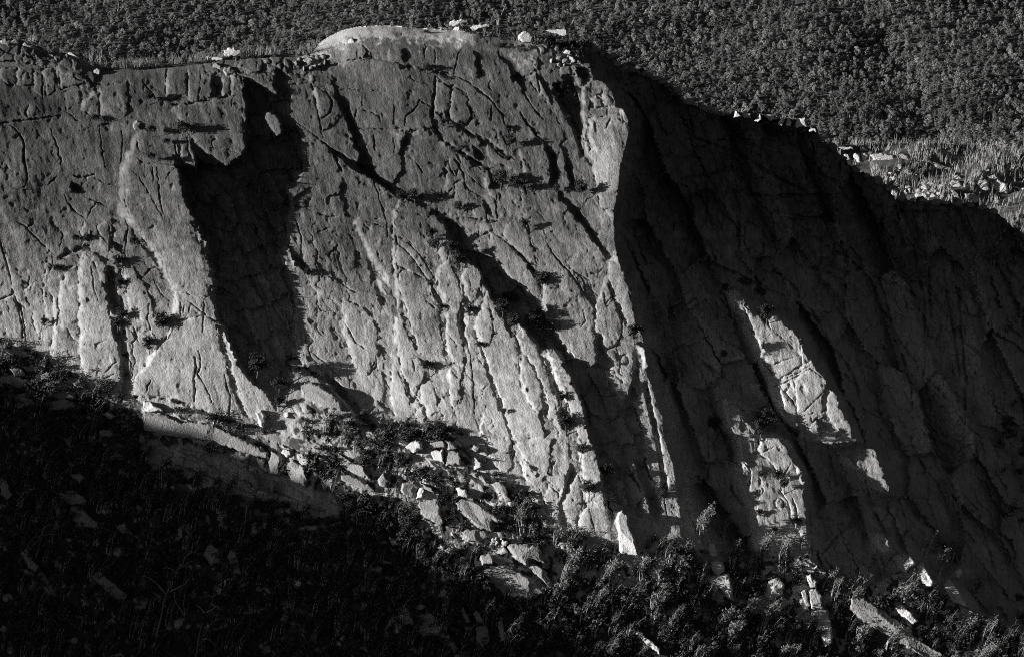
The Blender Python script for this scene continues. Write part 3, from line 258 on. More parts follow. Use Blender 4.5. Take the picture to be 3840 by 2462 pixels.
LEDGE = [('A', '2340,1060 2500,1150 2700,1280 2840,1400', 12), ('B', '430,470 640,490 760,540', 6), ('B', '740,800 900,940 1040,1000 1180,1110', 10), ('B', '760,1020 900,1110 1040,1180', 8), ('B', '640,1500 900,1540 1080,1560', 6), ('E', '2140,1160 2180,1330 2230,1560 2290,1900', 14), ('D', '0,860 150,900 330,1010 480,1080 600,1140', 20), ('D', '960,1250 1200,1260 1400,1340 1540,1400', 18), ('D', '1560,1400 1760,1460 1980,1500', 12), ('D', '2050,960 2160,1050 2300,1150', 10), ('E', '380,1440 560,1460 780,1480 880,1520', 14), ('B', '1380,340 1250,330 1100,320', 10), ('B', '1500,640 1640,900 1700,1100', 12), ('D', '420,280 500,240 620,190', 7), ('D', '850,560 880,850 900,1100', 7), ('B', '1380,260 1480,240 1600,300 1740,320', 18)]
# ---------------------------------------------------------------- the cliff as a relief: rows follow the sunlight
DU = 1.7
U0, U1, Q0, Q1 = -160.0, 2560.0, -330.0, 1660.0
NU = int((U1 - U0) / DU) + 1; NQ = int((Q1 - Q0) / DU) + 1
uu = (U0 + DU * np.arange(NU))[None, :].repeat(NQ, 0); qq = (Q0 + DU * np.arange(NQ))[:, None].repeat(NU, 1)
vv = qq + SUNK * uu
def spectral(beta, lo, hi, seed, ax=1.0, ay=1.0, ang=0.0):
    """random relief with features between lo and hi survey units, stretched along a direction; unit deviation"""
    r = np.random.default_rng(seed); n = r.standard_normal((NQ, NU)).astype(np.float32)
    fx = np.fft.rfftfreq(NU, DU)[None, :]; fy = np.fft.fftfreq(NQ, DU)[:, None]
    fx = fx - SUNK * fy                     # rows are sheared
    c, s = math.cos(ang), math.sin(ang)
    f = np.sqrt(((fx * c + fy * s) * ax) ** 2 + ((-fx * s + fy * c) * ay) ** 2) + 1e-9
    m = f ** (-beta / 2) * np.exp(-(1 / (f * hi)) ** 2) * np.exp(-(f * lo) ** 2)
    o = np.fft.irfft2(np.fft.rfft2(n) * m, s=(NQ, NU)); return o / o.std()
def blur(a, su, sv=None):
    sv = su if sv is None else sv
    fx = np.fft.rfftfreq(a.shape[1], DU)[None, :]; fy = np.fft.fftfreq(a.shape[0], DU)[:, None]
    return np.fft.irfft2(np.fft.rfft2(a) * np.exp(-2 * math.pi ** 2 * ((fx * su) ** 2 + (fy * sv) ** 2)), s=a.shape)
wob_u = spectral(2.2, 7, 60, 1) * 1.9; wob_v = spectral(2.2, 7, 60, 2) * 1.9
wu = uu + wob_u; wq = qq + wob_v
def slope_to(a, g):
    return a * (g / (np.diff(a, axis=1).std() / (DU * S)))
def box(p, pad):
    q = p[:, 1] - SUNK * p[:, 0]
    i0 = max(0, int((p[:, 0].min() - pad - U0) / DU)); i1 = min(NU, int((p[:, 0].max() + pad - U0) / DU) + 2)
    j0 = max(0, int((q.min() - pad - Q0) / DU)); j1 = min(NQ, int((q.max() + pad - Q0) / DU) + 2)
    return slice(j0, max(j0, j1)), slice(i0, max(i0, i1))
def inside(p, warp=True):
    b = box(p, 8); x = (wu if warp else uu)[b]; y = (wq if warp else qq)[b]; r = np.zeros(x.shape, bool)
    q = p[:, 1] - SUNK * p[:, 0]; px = p[:, 0]; n = len(px)
    for k in range(n):
        xa, ya, xb, yb = px[k], q[k], px[k - 1], q[k - 1]
        if ya == yb: continue
        r ^= ((ya > y) != (yb > y)) & (x < (xb - xa) * (y - ya) / (yb - ya) + xa)
    return b, r
def line_dist(p, pad):
    b = box(p, pad); x = uu[b] + .4 * wob_u[b]; y = vv[b] + .4 * wob_v[b]; d = np.full(x.shape, 1e9); t_all = np.zeros(x.shape)
    n = len(p) - 1
    for k in range(n):
        ax_, ay_ = p[k]; dx, dy = p[k + 1] - p[k]; l2 = dx * dx + dy * dy + 1e-9
        t = np.clip(((x - ax_) * dx + (y - ay_) * dy) / l2, 0, 1); e = np.hypot(x - ax_ - t * dx, y - ay_ - t * dy)
        m = e < d; d[m] = e[m]; t_all[m] = ((k + t) / n)[m]
    return b, d, t_all
def along(p, x): return np.interp(x, p[:, 0], p[:, 1])
def smooth(x, a, b):
    t = np.clip((x - a) / (b - a), 0, 1); return t * t * (3 - 2 * t)
vs_ = along(SKY, uu); vf_ = along(FOOT, uu)
_r = np.random.default_rng(61); _st = np.cumsum(_r.uniform(7, 24, 400)) + U0 - 20; _h = _r.standard_normal(400)
_blk = np.interp(uu[0], np.repeat(_st, 2)[1:-1] + np.tile([2.0, -2.0], 399)[:798], np.repeat(_h[1:], 2)[:798])
_amp = 4.2 * smooth(uu[0], 1290, 1360) + 2.0 * (1 - smooth(uu[0], 180, 240)) + .8 * smooth(uu[0], 420, 520) * (1 - smooth(uu[0], 720, 740))
vs_ = vs_ + (_blk * _amp + (spectral(2.0, 4, 40, 3) * 1.0)[300] * (.15 + .3 * _amp))[None, :]
ua_ = np.interp(vv, ARETE[:, 1], ARETE[:, 0]); ua_[vv < 100] = 9999
# base: lean of the wall, rounding of the rim, talus below the foot
vsm = blur(np.repeat(vs_[:1] * 0 + along(SKY, uu[:1]), 64, 0), 14, 1)[32][None, :]
tt = np.maximum(vv - vsm, 0)
dome = smooth(uu, 720, 800) * (1 - smooth(uu, 1180, 1300)); left = 1 - smooth(uu, 560, 740)
rw = 5 + 13 * dome + 6 * left; ra = (7 + 1.5 * dome - 3 * left) * (1 - .75 * smooth(uu, 1010, 1120) * (1 - smooth(uu, 1250, 1330)))
lean_int = lambda v: 0.26 * v + 0.16 * 60 * np.logaddexp(0, (v - vf_) / 60)
PB = (lean_int(vv) - lean_int(np.maximum(vs_, 0) * 0 + 500)) * S - ra * rw * np.exp(-tt / rw) * S
PB += 0.045 * (uu - 700) * S * (1 - smooth(uu, 1500, 1900))
east = np.maximum(uu - ua_, 0)
wave = spectral(3.5, 60, 420, 21, .5, 1, -.25)
PB += slope_to(wave, .03)
G = np.zeros_like(PB); G[:, 1:] = np.diff(PB, axis=1) / (DU * S)
# tone of broad zones through their bearing to the sun
tone = 0.035 * smooth(vv, 350, 800) * (1 - smooth(uu, 1300, 1600))
for (cu, cv, ru, rv, a) in [(250, 780, 190, 170, .10), (480, 860, 120, 130, .06), (930, 920, 90, 140, .10), (700, 760, 90, 160, -.015), (1420, 350, 45, 140, .16), (1080, 760, 70, 160, .05), (1230, 880, 130, 200, .03), (800, 110, 70, 40, .30), (560, 300, 60, 90, -.02), (80, 330, 150, 140, -.03), (700, 330, 80, 200, -.03), (1150, 1180, 180, 160, .12), (720, 1050, 150, 80, .14), (1450, 640, 30, 120, .08), (1560, 1130, 40, 110, .14), (1800, 800, 120, 200, .10), (1830, 1180, 70, 130, .10), (380, 560, 60, 120, .03), (1330, 1230, 60, 80, .10)]:
    tone += a * np.exp(-((uu - cu) / ru) ** 2 - ((vv - cv) / rv) ** 2)
tone += 1.1 * np.exp(-tt / 13) * smooth(uu, 735, 760) * (1 - smooth(uu, 880, 1060)) + .5 * np.exp(-tt / 9) * smooth(uu, 880, 960) * (1 - smooth(uu, 1060, 1180))
G += tone
for (su, sv, an, sd_, a) in [(120, 200, -.3, 51, .045), (46, 85, -.3, 52, .045), (20, 34, -.25, 53, .042)]:
    r = np.random.default_rng(sd_); c, s = math.cos(an), math.sin(an); wf = spectral(2.5, 8, 90, sd_) * su * .12
    x = (uu * c + vv * s + wf) / su + 50; y = (-uu * s + vv * c + wf) / sv + 50; N = 256
    jx = r.random((N, N)); jy = r.random((N, N)); tv = r.standard_normal((N, N)); ix = np.floor(x).astype(int); iy = np.floor(y).astype(int)
    best = np.full(x.shape, 9.0); val = np.zeros(x.shape)
    for i_ in (-1, 0, 1):
        for j_ in (-1, 0, 1):
            cx = (ix + i_) % N; cy = (iy + j_) % N; d = np.hypot(x - ix - i_ - .15 - .7 * jx[cx, cy], y - iy - j_ - .15 - .7 * jy[cx, cy])
            m = d < best; best[m] = d[m]; val[m] = tv[cx, cy][m]
    G += blur(np.clip(val, -1.3, 1.8) * a, 1.5) * (1 - .6 * dome * smooth(vs_ + 60 - vv, 0, 40))
def ribs(su, sv, an, seed, mask, wob=.18):
    r = np.random.default_rng(seed); c, s = math.cos(an), math.sin(an); wf = spectral(2.8, 20, 200, seed) * su * wob; N = 256
    x = (uu * c + vv * s + wf) / su + 60; y = (-uu * s + vv * c) / sv + 60
    jx = r.random((N, N)); jy = r.random((N, N)); st_ = r.random((N, N)) ** 1.5; ix = np.floor(x).astype(int); iy = np.floor(y).astype(int)
    d1 = np.full(x.shape, 9.0); d2 = d1.copy(); e1 = np.zeros(x.shape); k1 = np.zeros(x.shape)
    for i_ in (-1, 0, 1):
        for j_ in (-1, 0, 1):
            cx = (ix + i_) % N; cy = (iy + j_) % N; ex = x - ix - i_ - .1 - .8 * jx[cx, cy]; ey = y - iy - j_ - .1 - .8 * jy[cx, cy]; d = np.hypot(ex, ey)
            m = d < d1; d2 = np.where(m, d1, np.minimum(d2, d)); d1 = np.where(m, d, d1); e1 = np.where(m, ex, e1); k1 = np.where(m, st_[cx, cy], k1)
    e = (d2 - d1) * su * .5
    return mask * k1 * np.where(e1 < 0, .55 * np.exp(-e / 2.6) + .05, -.15 * np.exp(-e / 5) - .05) , mask * k1 * np.clip(1 - e / 1.8, 0, 1) * (e1 > 0)
mk_mid = smooth(uu + .25 * vv, 1000, 1200) * smooth(vv, 150, 330); mk_low = smooth(vv, 480, 620) * (1 - smooth(uu, 560, 640)); mk_c = smooth(vv, 430, 560) * smooth(uu, 640, 720) * (1 - smooth(uu, 1150, 1300))
rb = [ribs(46, 230, -.42, 91, mk_mid), ribs(26, 150, -.4, 92, mk_mid * .5), ribs(40, 170, -.08, 93, mk_low), ribs(34, 190, -.26, 94, mk_c)]
in_pl = np.zeros(PB.shape)
for t, _a, s in PLATE:
    b, m = inside(pt(t, s)); in_pl[b] = np.maximum(in_pl[b], m)
rib_w = .75 * (1 - .8 * np.clip(blur(in_pl, 3), 0, 1))
G += np.clip(sum(a for a, _b in rb), -.16, .6) * rib_w; rib_joint = np.maximum.reduce([b for _a, b in rb])
shade = np.zeros(PB.shape, bool); lit = np.zeros(PB.shape, bool); edge = np.zeros(PB.shape, bool)
for t, s in SHADE:
    b, m = inside(pt(t, s)); shade[b] |= m
for t, s in LIT:
    b, m = inside(pt(t, s)); lit[b] |= m
for t, s in EDGE:
    b, m = inside(pt(t, s)); edge[b] |= m
ua_w = np.interp(wq + SUNK * wu, ARETE[:, 1], ARETE[:, 0]); ua_w[vv < 60] = 1e6
far_e = (uu > ua_w) & (vv > vs_ - 4)
ground_e = vv > np.interp(uu, [1500, 1600, 1680, 1780, 1900, 2000, 2130, 2250, 2402, 2560], [1310, 1280, 1335, 1300, 1310, 1390, 1330, 1420, 1480, 1560])
reg_e = far_e & ~lit & ~ground_e
pl_t = np.zeros_like(PB); side_ = np.zeros(PB.shape, bool); gate_n = spectral(2.4, 20, 140, 97, .8, .6, -.3)
for t, a, s in PLATE:
    b, m = inside(pt(t, s)); g_ = np.zeros(m.shape); idx_ = np.arange(m.shape[1])[None, :]
    any_ = m.any(1); l_ = np.where(any_, m.argmax(1), 0)[:, None]; r_ = np.where(any_, m.shape[1] - 1 - m[:, ::-1].argmax(1), 0)[:, None]
    dl = (idx_ - l_) * DU; dr = (r_ - idx_) * DU; wd_ = np.maximum((r_ - l_) * DU, 4)
    sc = np.clip(wd_ / 40, .25, 1)
    g_ = a * 1.4 + .95 * np.exp(-dl / (3.8 * np.sqrt(sc))) + .07 * np.exp(-dl / (22 * sc)) - .17 * np.exp(-dr / (9 * sc))
    over_ = np.clip(.16 * wd_, 2.2, 8) * np.clip(.75 + .6 * gate_n[b], 0, 1.5)
    side_[b] |= (dr < 0) & (-dr <= over_) & any_[:, None] & (wd_ > 6)
    pl_t[b] += np.where(m & (dl >= 0) & (dr >= 0), g_, 0)
G += np.clip(blur(pl_t, .7), -.18, 1.1)
side_ &= ~edge & ~((pl_t > .2)); shade |= side_ & (vv > vs_ + 4) & (uu < np.interp(vv, ARETE[:, 1], ARETE[:, 0]) - 2)
shade &= ~lit
edge &= ~shade
G[edge] = 1.35
G[lit] += 0.05
full = (blur((shade | reg_e).astype(float), 1.2) > .48) & (vv > vs_ - 2)
du_m = DU * S
padm = np.zeros((NQ, 1), bool)
dm = np.diff(np.concatenate([padm, full, padm], 1).astype(np.int8), axis=1)
for j in range(NQ):
    st = np.flatnonzero(dm[j] == 1); en = np.flatnonzero(dm[j] == -1)
    for a, e in zip(st, en):
        n = e - a
        if n < 2: continue
        ends_out = e >= NU - 2 or vv[j, min(e, NU - 1)] < vs_[j, min(e, NU - 1)] or (reg_e[j, e - 1] and ground_e[j, min(e, NU - 1)])
        if n * DU > 130 and reg_e[j, (a + e) // 2]:
            t = (np.arange(n) + .5) / n; base = G[j, a:e] * 0.5
            if ends_out:
                G[j, a:e] = base - 0.30 - 0.6 * np.exp(-np.arange(n) * DU / 25)
            else:
                sag = 0.30
                G[j, a:e] = base - base.mean() - TANA * 1.03 - sag * (1 - 2 * t) - 0
        else:
            k = min(2 if n < 30 else 3, n)
            tot = -(TANA * 1.06) * n - 0.25
            if n > 3: G[j, a + k:e] = np.clip(G[j, a + k:e], -.3, .3) - np.clip(G[j, a + k:e], -.3, .3).mean()
            G[j, a:a + k] = tot / k
# least-squares surface with those slopes (anisotropic Poisson, mirrored FFT)
MU = 0.012
D = PB * 0
gx = G - 0
gb = np.zeros_like(PB); gb[:, 1:] = np.diff(PB, axis=1) / du_m
H = gx - gb                                   # slopes beyond the base
H[vv < vs_ - 3] = 0
def solve(Hs):
    Hm = np.concatenate([Hs, -Hs[:, ::-1]], 1); Hm = np.concatenate([Hm, Hm[::-1]], 0)
    n0, n1 = Hm.shape
    kx = 2 * np.pi * np.fft.rfftfreq(n1)[None, :]; ky = 2 * np.pi * np.fft.fftfreq(n0)[:, None]
    ex = (1 - np.exp(-1j * kx)) / du_m; ey2 = (2 - 2 * np.cos(ky)) / du_m ** 2
    den = np.abs(ex) ** 2 + MU * ey2 + (1 / 140.0) ** 2 * 0.25
    return np.fft.irfft2(np.conj(ex) * np.fft.rfft2(Hm) / den, s=Hm.shape)[:NQ, :NU]
D = solve(H)
for _it in range(2):                          # put back what the smoothing took from the short steps
    R = np.zeros_like(D); R[:, 1:] = np.diff(D, axis=1) / du_m
    D = D + solve(np.where(full | edge, H - R, (H - R) * 0.3))
P = PB + D
# --- joints between blocks
out_n = spectral(2.0, 12, 90, 81)
groove = np.zeros_like(P)
for t, wd, s in CRACK:
    p = pt(t, s); b, d, tl = line_dist(p, 9)
    ww = wd * (0.45 + 0.6 * np.sin(np.pi * np.clip(tl, .08, .92))) * (0.85 + .32 * np.clip(out_n[b], -1.8, 2.2))
    ww = np.clip(ww * .82 * np.where(reg_e[b], 2.1, 1), .6, 4.6)
    groove[b] = np.maximum(groove[b], np.clip(1.15 - d / (ww + .5), 0, 1) * ww)
for t, _a, s in PLATE:                        # open joints round the flakes, closed in places
    p = pt(t, s); p = np.vstack([p, p[:1]]); b, d, tl = line_dist(p, 7)
    ww = np.clip(.25 + .85 * out_n[b], 0, 1.7) * np.where(reg_e[b], 0, 1)
    groove[b] = np.maximum(groove[b], np.clip(1.15 - d / (ww + .45), 0, 1) * ww)
groove = np.maximum(groove, np.clip(rib_joint * 1.9 * rib_w - .3 + .3 * out_n, 0, 1.6) * ~reg_e)
for t, s, _n in LEDGE:                        # soil ledges and pockets that hold the shrubs
    b, d, tl = line_dist(pt(t, s), 16); P[b] -= 1.0 * np.exp(-(d / 4.5) ** 2) * (1 + .3 * out_n[b])
# --- cells of broken rock
def cells(size_u, size_v, ang, seed, ox=0.0):
    r = np.random.default_rng(seed); c, s = math.cos(ang), math.sin(ang)
    x = (wu * c + (wq + SUNK * wu) * s) / size_u + 50; y = (-wu * s + (wq + SUNK * wu) * c) / size_v + 50
    N = 512; jx = r.random((N, N)); jy = r.random((N, N)); hh = r.random((N, N)); tx = r.standard_normal((N, N)); ty = r.standard_normal((N, N))
    ix = np.floor(x).astype(int); iy = np.floor(y).astype(int)
    d1 = np.full(x.shape, 9.0); d2 = np.full(x.shape, 9.0); h = np.zeros(x.shape); lx = np.zeros(x.shape); ly = np.zeros(x.shape); ta = np.zeros(x.shape); tb = np.zeros(x.shape)
    for a in (-1, 0, 1):
        for b_ in (-1, 0, 1):
            cx = (ix + a) % N; cy = (iy + b_) % N
            ex = x - (ix + a + .15 + .7 * jx[cx, cy]); ey = y - (iy + b_ + .15 + .7 * jy[cx, cy]); d = np.hypot(ex, ey)
            m = d < d1; d2 = np.where(m, d1, np.minimum(d2, d)); d1 = np.where(m, d, d1)
            h = np.where(m, hh[cx, cy], h); lx = np.where(m, ex, lx); ly = np.where(m, ey, ly); ta = np.where(m, tx[cx, cy], ta); tb = np.where(m, ty[cx, cy], tb)
    return d2 - d1, h, lx * ta, ly * tb
talus = smooth(vv - vf_, -4, 30); talus_e = ground_e & far_e
talus = np.maximum(talus * ~far_e, talus_e * 1.0)
ed, h, lx, ly = cells(130, 36, .42, 5); small = cells(34, 20, .35, 6)
blocks = (h * 4.5 + lx * 4.5 + ly * 2) * smooth(ed, 0, .2) + (small[1] * 1.1 + small[2] * .9) * smooth(small[0], 0, .25)
P += blocks * talus * S * 1.5
rim = np.exp(-np.maximum(vv - vs_, 0) / 30) * (smooth(uu, 1200, 1330) + .8 * (1 - smooth(uu, 225, 255)) + .75 * smooth(uu, 440, 520) * (1 - smooth(uu, 735, 760))) * (vv > vs_)
ed2, h2, lx2, ly2 = cells(24, 20, .5, 9)
P += (h2 * 4 + lx2 * 1.5) * smooth(ed2, 0, .4) * rim * S * 4
lowf = spectral(2.6, 20, 160, 36, .45, 1, -.3)
# --- long tilted slabs of the shaded wall
ed3, h3, lx3, ly3 = cells(75, 210, -.42, 14)
wall_e = blur(reg_e.astype(float), 6) * smooth(uu - ua_, 10, 60) * ~ground_e
near_lit = 1 - np.clip(blur(lit.astype(float), 16) * 4, 0, 1)
ed4, h4, lx4, ly4 = cells(30, 70, -.42, 15)
relief_e = (np.clip(26 + h3 * 26 + lx3 * 56 + ly3 * 26, 0, 110) * smooth(ed3, .0, .05) + 16 * (1 - smooth(ed3, 0, .06)) + np.clip(4 + h4 * 5 + lx4 * 9 + ly4 * 6, 0, 40) + 2 * (1 - smooth(ed4, 0, .07))) * S
P -= relief_e * wall_e * near_lit
sh_in = np.clip((blur((shade & ~reg_e).astype(float), 7) - .55) * 2.6, 0, 1)
P -= np.clip((lx3 * 12 + h3 * 8 + 6) + (lx4 * 9 + h4 * 5 + 3), 0, 40) * smooth(ed4, 0, .06) * S * sh_in * .8
P -= near_lit * wall_e * np.clip(slope_to(lowf, .10) + .5, 0, 5)
P -= near_lit * wall_e * np.maximum(0, smooth(.035 - ed3, 0, .03)) * 1.6
# --- flutes, pits and grain of granite
flute = spectral(2.4, 8, 90, 31, .16, 1.0, -.25) * (.5 + .8 * smooth(vv + .35 * uu, 450, 1000)); rough = spectral(1.7, 2.2, 30, 32, .85, 1, -.3); fine = spectral(0.5, 1.8, 8, 33)
amp = 1 - .5 * dome * smooth(vs_ + 60 - vv, 0, 40)
P += (slope_to(flute, .055) + slope_to(rough, .058) * (1 + .4 * np.clip(out_n, -1.5, 1.5)) + slope_to(fine, .055) * (1 + .45 * np.clip(out_n, -1.5, 1.5))) * amp
pit = spectral(1.5, 3, 14, 35); P -= np.clip(pit - 3.0, 0, 1.0) * 0.6
P += slope_to(lowf, .06)
P -= np.minimum(groove * S * 3.2, 2.6)
# mottling kept for the material: paler fresh granite low down, streaks of lichen, painted sunlight on the dome top
stain = np.zeros_like(P)
for t, wd, a, s in STAIN:
    b, d, tl = line_dist(pt(t, s), wd * 2.5); stain[b] = np.maximum(stain[b], a * np.exp(-(d / wd) ** 2) * np.sin(np.pi * np.clip(tl, .1, .9)) ** .5)
fresh_lit = 0.0 + 0.62 * smooth(vv, 400, 900)
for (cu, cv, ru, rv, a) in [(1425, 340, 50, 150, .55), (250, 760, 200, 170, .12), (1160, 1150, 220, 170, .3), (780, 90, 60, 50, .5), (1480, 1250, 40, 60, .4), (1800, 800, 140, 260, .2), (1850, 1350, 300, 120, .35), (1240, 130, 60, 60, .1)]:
    fresh_lit += a * np.exp(-((uu - cu) / ru) ** 2 - ((vv - cv) / rv) ** 2)
fresh_lit += spectral(2.2, 8, 140, 41, .5, 1, -.2) * .07
soil_shade = talus * smooth(spectral(2.4, 10, 120, 71, .8, 1, 0) + 1.6 * smooth(vv - np.interp(uu, [0, 330, 650, 900, 1130, 1400, 1700, 2500], [845, 1000, 1100, 1210, 1350, 1440, 1480, 1500]), -60, 60) - .35, -.25, .35)  # dark soil, spread below the spur's shadow border to deepen that shade
top = smooth(uu, 725, 745) * (1 - smooth(uu, 1000, 1230)) * (1 - smooth(vv - vs_ + wob_v * 4, 16, 40)); fresh_lit += 1.05 * top * np.clip(.8 + .25 * out_n, .3, 1.1)  # dome top painted paler, as if the sun struck it
_b, _m = inside(pt('G', '1000,40 1400,60 1900,240 2400,430 2400,720 1900,560 1500,440 1200,300 960,200')); _band = np.zeros_like(P); _band[_b] = _m; soil_shade = soil_shade * (1 - blur(_band, 5))
fresh_lit = np.clip(fresh_lit, 0, 1.0); stain = np.clip(stain + np.clip(spectral(2.0, 5, 90, 42, .13, 1.2, -.08) - .75, 0, 1.2) * .5 * (1 - smooth(vv, 700, 1000) * .5), 0, .75); stain = np.maximum(stain * (1 - top), soil_shade * .86)
Hs = P.copy()
for i in range(1, NU): Hs[:, i] = np.maximum(P[:, i], Hs[:, i - 1] - TANA * DU * S)
def P_at(u, v):
    i = np.clip(((np.asarray(u) - U0) / DU).astype(int), 0, NU - 1); j = np.clip(((np.asarray(v) - SUNK * np.asarray(u) - Q0) / DU).astype(int), 0, NQ - 1)
    return P[j, i]
print('relief', round(time.time() - T0, 1))
# ---------------------------------------------------------------- helpers for objects
def link(name, me, mat=None, parent=None):
    o = bpy.data.objects.new(name, me); COL.objects.link(o)
    if mat is not None and me is not None and not me.materials: me.materials.append(mat)
    if parent is not None: o.parent = parent
    return o
def tag(o, label=None, cat=None, group=None, kind=None):
    if label: o['label'] = label
    if cat: o['category'] = cat
    if group: o['group'] = group
    if kind: o['kind'] = kind
    return o
def mesh_np(name, co, faces, smooth_=False):
    """faces: (n,3) or (n,4) integer array"""
    me = bpy.data.meshes.new(name); co = np.ascontiguousarray(co, np.float32); f = np.ascontiguousarray(faces, np.int32); n, k = f.shape
    me.vertices.add(len(co)); me.vertices.foreach_set('co', co.ravel())
    me.loops.add(n * k); me.loops.foreach_set('vertex_index', f.ravel())
    me.polygons.add(n); me.polygons.foreach_set('loop_start', np.arange(0, n * k, k, dtype=np.int32))
    if smooth_: me.polygons.foreach_set('use_smooth', np.ones(n, bool))
    me.update(calc_edges=True); return me
def attr(me, name, vals):
    a = me.attributes.new(name, 'FLOAT', 'POINT'); a.data.foreach_set('value', np.ascontiguousarray(vals, np.float32))
# ---------------------------------------------------------------- materials
def new_mat(name):
    m = bpy.data.materials.new(name); m.use_nodes = True; n = m.node_tree
    b = n.nodes['Principled BSDF']; b.inputs['Roughness'].default_value = .85; b.inputs['Specular IOR Level'].default_value = .2
    return m, n, b
def rock_mat(name, from_attr=True, pale=.5):
    m, n, b = new_mat(name); N = n.nodes; L = n.links
    tc = N.new('ShaderNodeTexCoord')
    n1 = N.new('ShaderNodeTexNoise'); n1.inputs['Scale'].default_value = .55; n1.inputs['Detail'].default_value = 8; n1.inputs['Roughness'].default_value = .7
    n2 = N.new('ShaderNodeTexNoise'); n2.inputs['Scale'].default_value = .09; n2.inputs['Detail'].default_value = 5
    L.new(tc.outputs['Object'], n1.inputs[0]); L.new(tc.outputs['Object'], n2.inputs[0])
    def math_(op, a, c):
        q = N.new('ShaderNodeMath'); q.operation = op
        for i, s in enumerate((a, c)):
            if isinstance(s, (int, float)): q.inputs[i].default_value = s
            else: L.new(s, q.inputs[i])
        return q.outputs[0]
    if from_attr:
        fa = N.new('ShaderNodeAttribute'); fa.attribute_name = 'fresh_lit'; st = N.new('ShaderNodeAttribute'); st.attribute_name = 'stain'
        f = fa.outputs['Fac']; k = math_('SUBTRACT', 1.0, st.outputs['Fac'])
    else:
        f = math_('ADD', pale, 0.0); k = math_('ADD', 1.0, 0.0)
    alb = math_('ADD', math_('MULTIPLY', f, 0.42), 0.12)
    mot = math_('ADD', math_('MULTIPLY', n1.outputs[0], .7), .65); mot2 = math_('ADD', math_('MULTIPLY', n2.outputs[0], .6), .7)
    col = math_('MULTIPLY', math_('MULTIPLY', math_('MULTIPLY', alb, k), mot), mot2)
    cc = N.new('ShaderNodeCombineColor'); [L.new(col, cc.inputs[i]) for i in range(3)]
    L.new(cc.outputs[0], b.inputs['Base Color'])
    bn = N.new('ShaderNodeTexNoise'); bn.inputs['Scale'].default_value = 1.6; bn.inputs['Detail'].default_value = 6; bn.inputs['Roughness'].default_value = .65
    L.new(tc.outputs['Object'], bn.inputs[0])
    bp = N.new('ShaderNodeBump'); bp.inputs['Strength'].default_value = .9; bp.inputs['Distance'].default_value = .45
    L.new(bn.outputs[0], bp.inputs['Height']); L.new(bp.outputs[0], b.inputs['Normal'])
    return m
def plain_mat(name, val, spread=.4, scale=.4, rough=.85, trans=False):
    m, n, b = new_mat(name); N = n.nodes; L = n.links; b.inputs['Roughness'].default_value = rough
    oi = N.new('ShaderNodeObjectInfo'); tc = N.new('ShaderNodeTexCoord'); ns = N.new('ShaderNodeTexNoise'); ns.inputs['Scale'].default_value = scale; ns.inputs['Detail'].default_value = 3
    L.new(tc.outputs['Object'], ns.inputs[0])
    mr = N.new('ShaderNodeMapRange'); mr.inputs['To Min'].default_value = val * (1 - spread); mr.inputs['To Max'].default_value = val * (1 + spread); mr.inputs['From Min'].default_value = .3; mr.inputs['From Max'].default_value = .7
    L.new(ns.outputs[0], mr.inputs[0])
    r2 = N.new('ShaderNodeMapRange'); r2.inputs['To Min'].default_value = .75; r2.inputs['To Max'].default_value = 1.25; L.new(oi.outputs['Random'], r2.inputs[0])
    q = N.new('ShaderNodeMath'); q.operation = 'MULTIPLY'; L.new(mr.outputs[0], q.inputs[0]); L.new(r2.outputs[0], q.inputs[1])
    cc = N.new('ShaderNodeCombineColor'); [L.new(q.outputs[0], cc.inputs[i]) for i in range(3)]
    L.new(cc.outputs[0], b.inputs['Base Color'])
    return m
M_CLIFF = rock_mat('granite_cliff')
# ---------------------------------------------------------------- cliff mesh
over = np.maximum(vs_ - vv, 0)
v_pos = np.where(over > 0, vs_ + .12 * over, vv); dep = -P
irow = np.argmax(vv >= vs_, axis=0)
d_rim = dep[irow, np.arange(NU)][None, :]
dep = np.where(over > 0, d_rim + over * S * 4, dep)
co = world(uu, v_pos, dep).reshape(-1, 3)
idx = np.arange(NQ * NU).reshape(NQ, NU)
quads = np.stack([idx[:-1, :-1], idx[1:, :-1], idx[1:, 1:], idx[:-1, 1:]], -1)
keep = (over[:-1, :-1] < 70) & (vv[:-1, :-1] < 1640)
q = quads[keep]
used = np.unique(q); remap = np.full(NQ * NU, -1, np.int32); remap[used] = np.arange(len(used))
me = mesh_np('cliff', co[used], remap[q])
attr(me, 'fresh_lit', fresh_lit.ravel()[used]); attr(me, 'stain', stain.ravel()[used])
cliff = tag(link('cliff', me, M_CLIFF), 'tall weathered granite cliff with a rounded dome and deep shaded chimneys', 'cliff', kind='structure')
print('cliff', len(q), round(time.time() - T0, 1))
# ---------------------------------------------------------------- land around the cliff
def sheet(name, us, vs, dfun, mat, label, cat='terrain', disp=None):
    U_, V_ = np.meshgrid(us, vs); D_ = dfun(U_, V_); c = world(U_, V_, D_).reshape(-1, 3)
    ii = np.arange(U_.size).reshape(U_.shape); f = np.stack([ii[:-1, :-1], ii[1:, :-1], ii[1:, 1:], ii[:-1, 1:]], -1).reshape(-1, 4)
    return tag(link(name, mesh_np(name, c, f, True), mat), label, cat, kind='structure')
M_SOIL = plain_mat('dry_ground', .09, .5, .08); M_FLOOR = plain_mat('forest_floor', .11, .4, .02)
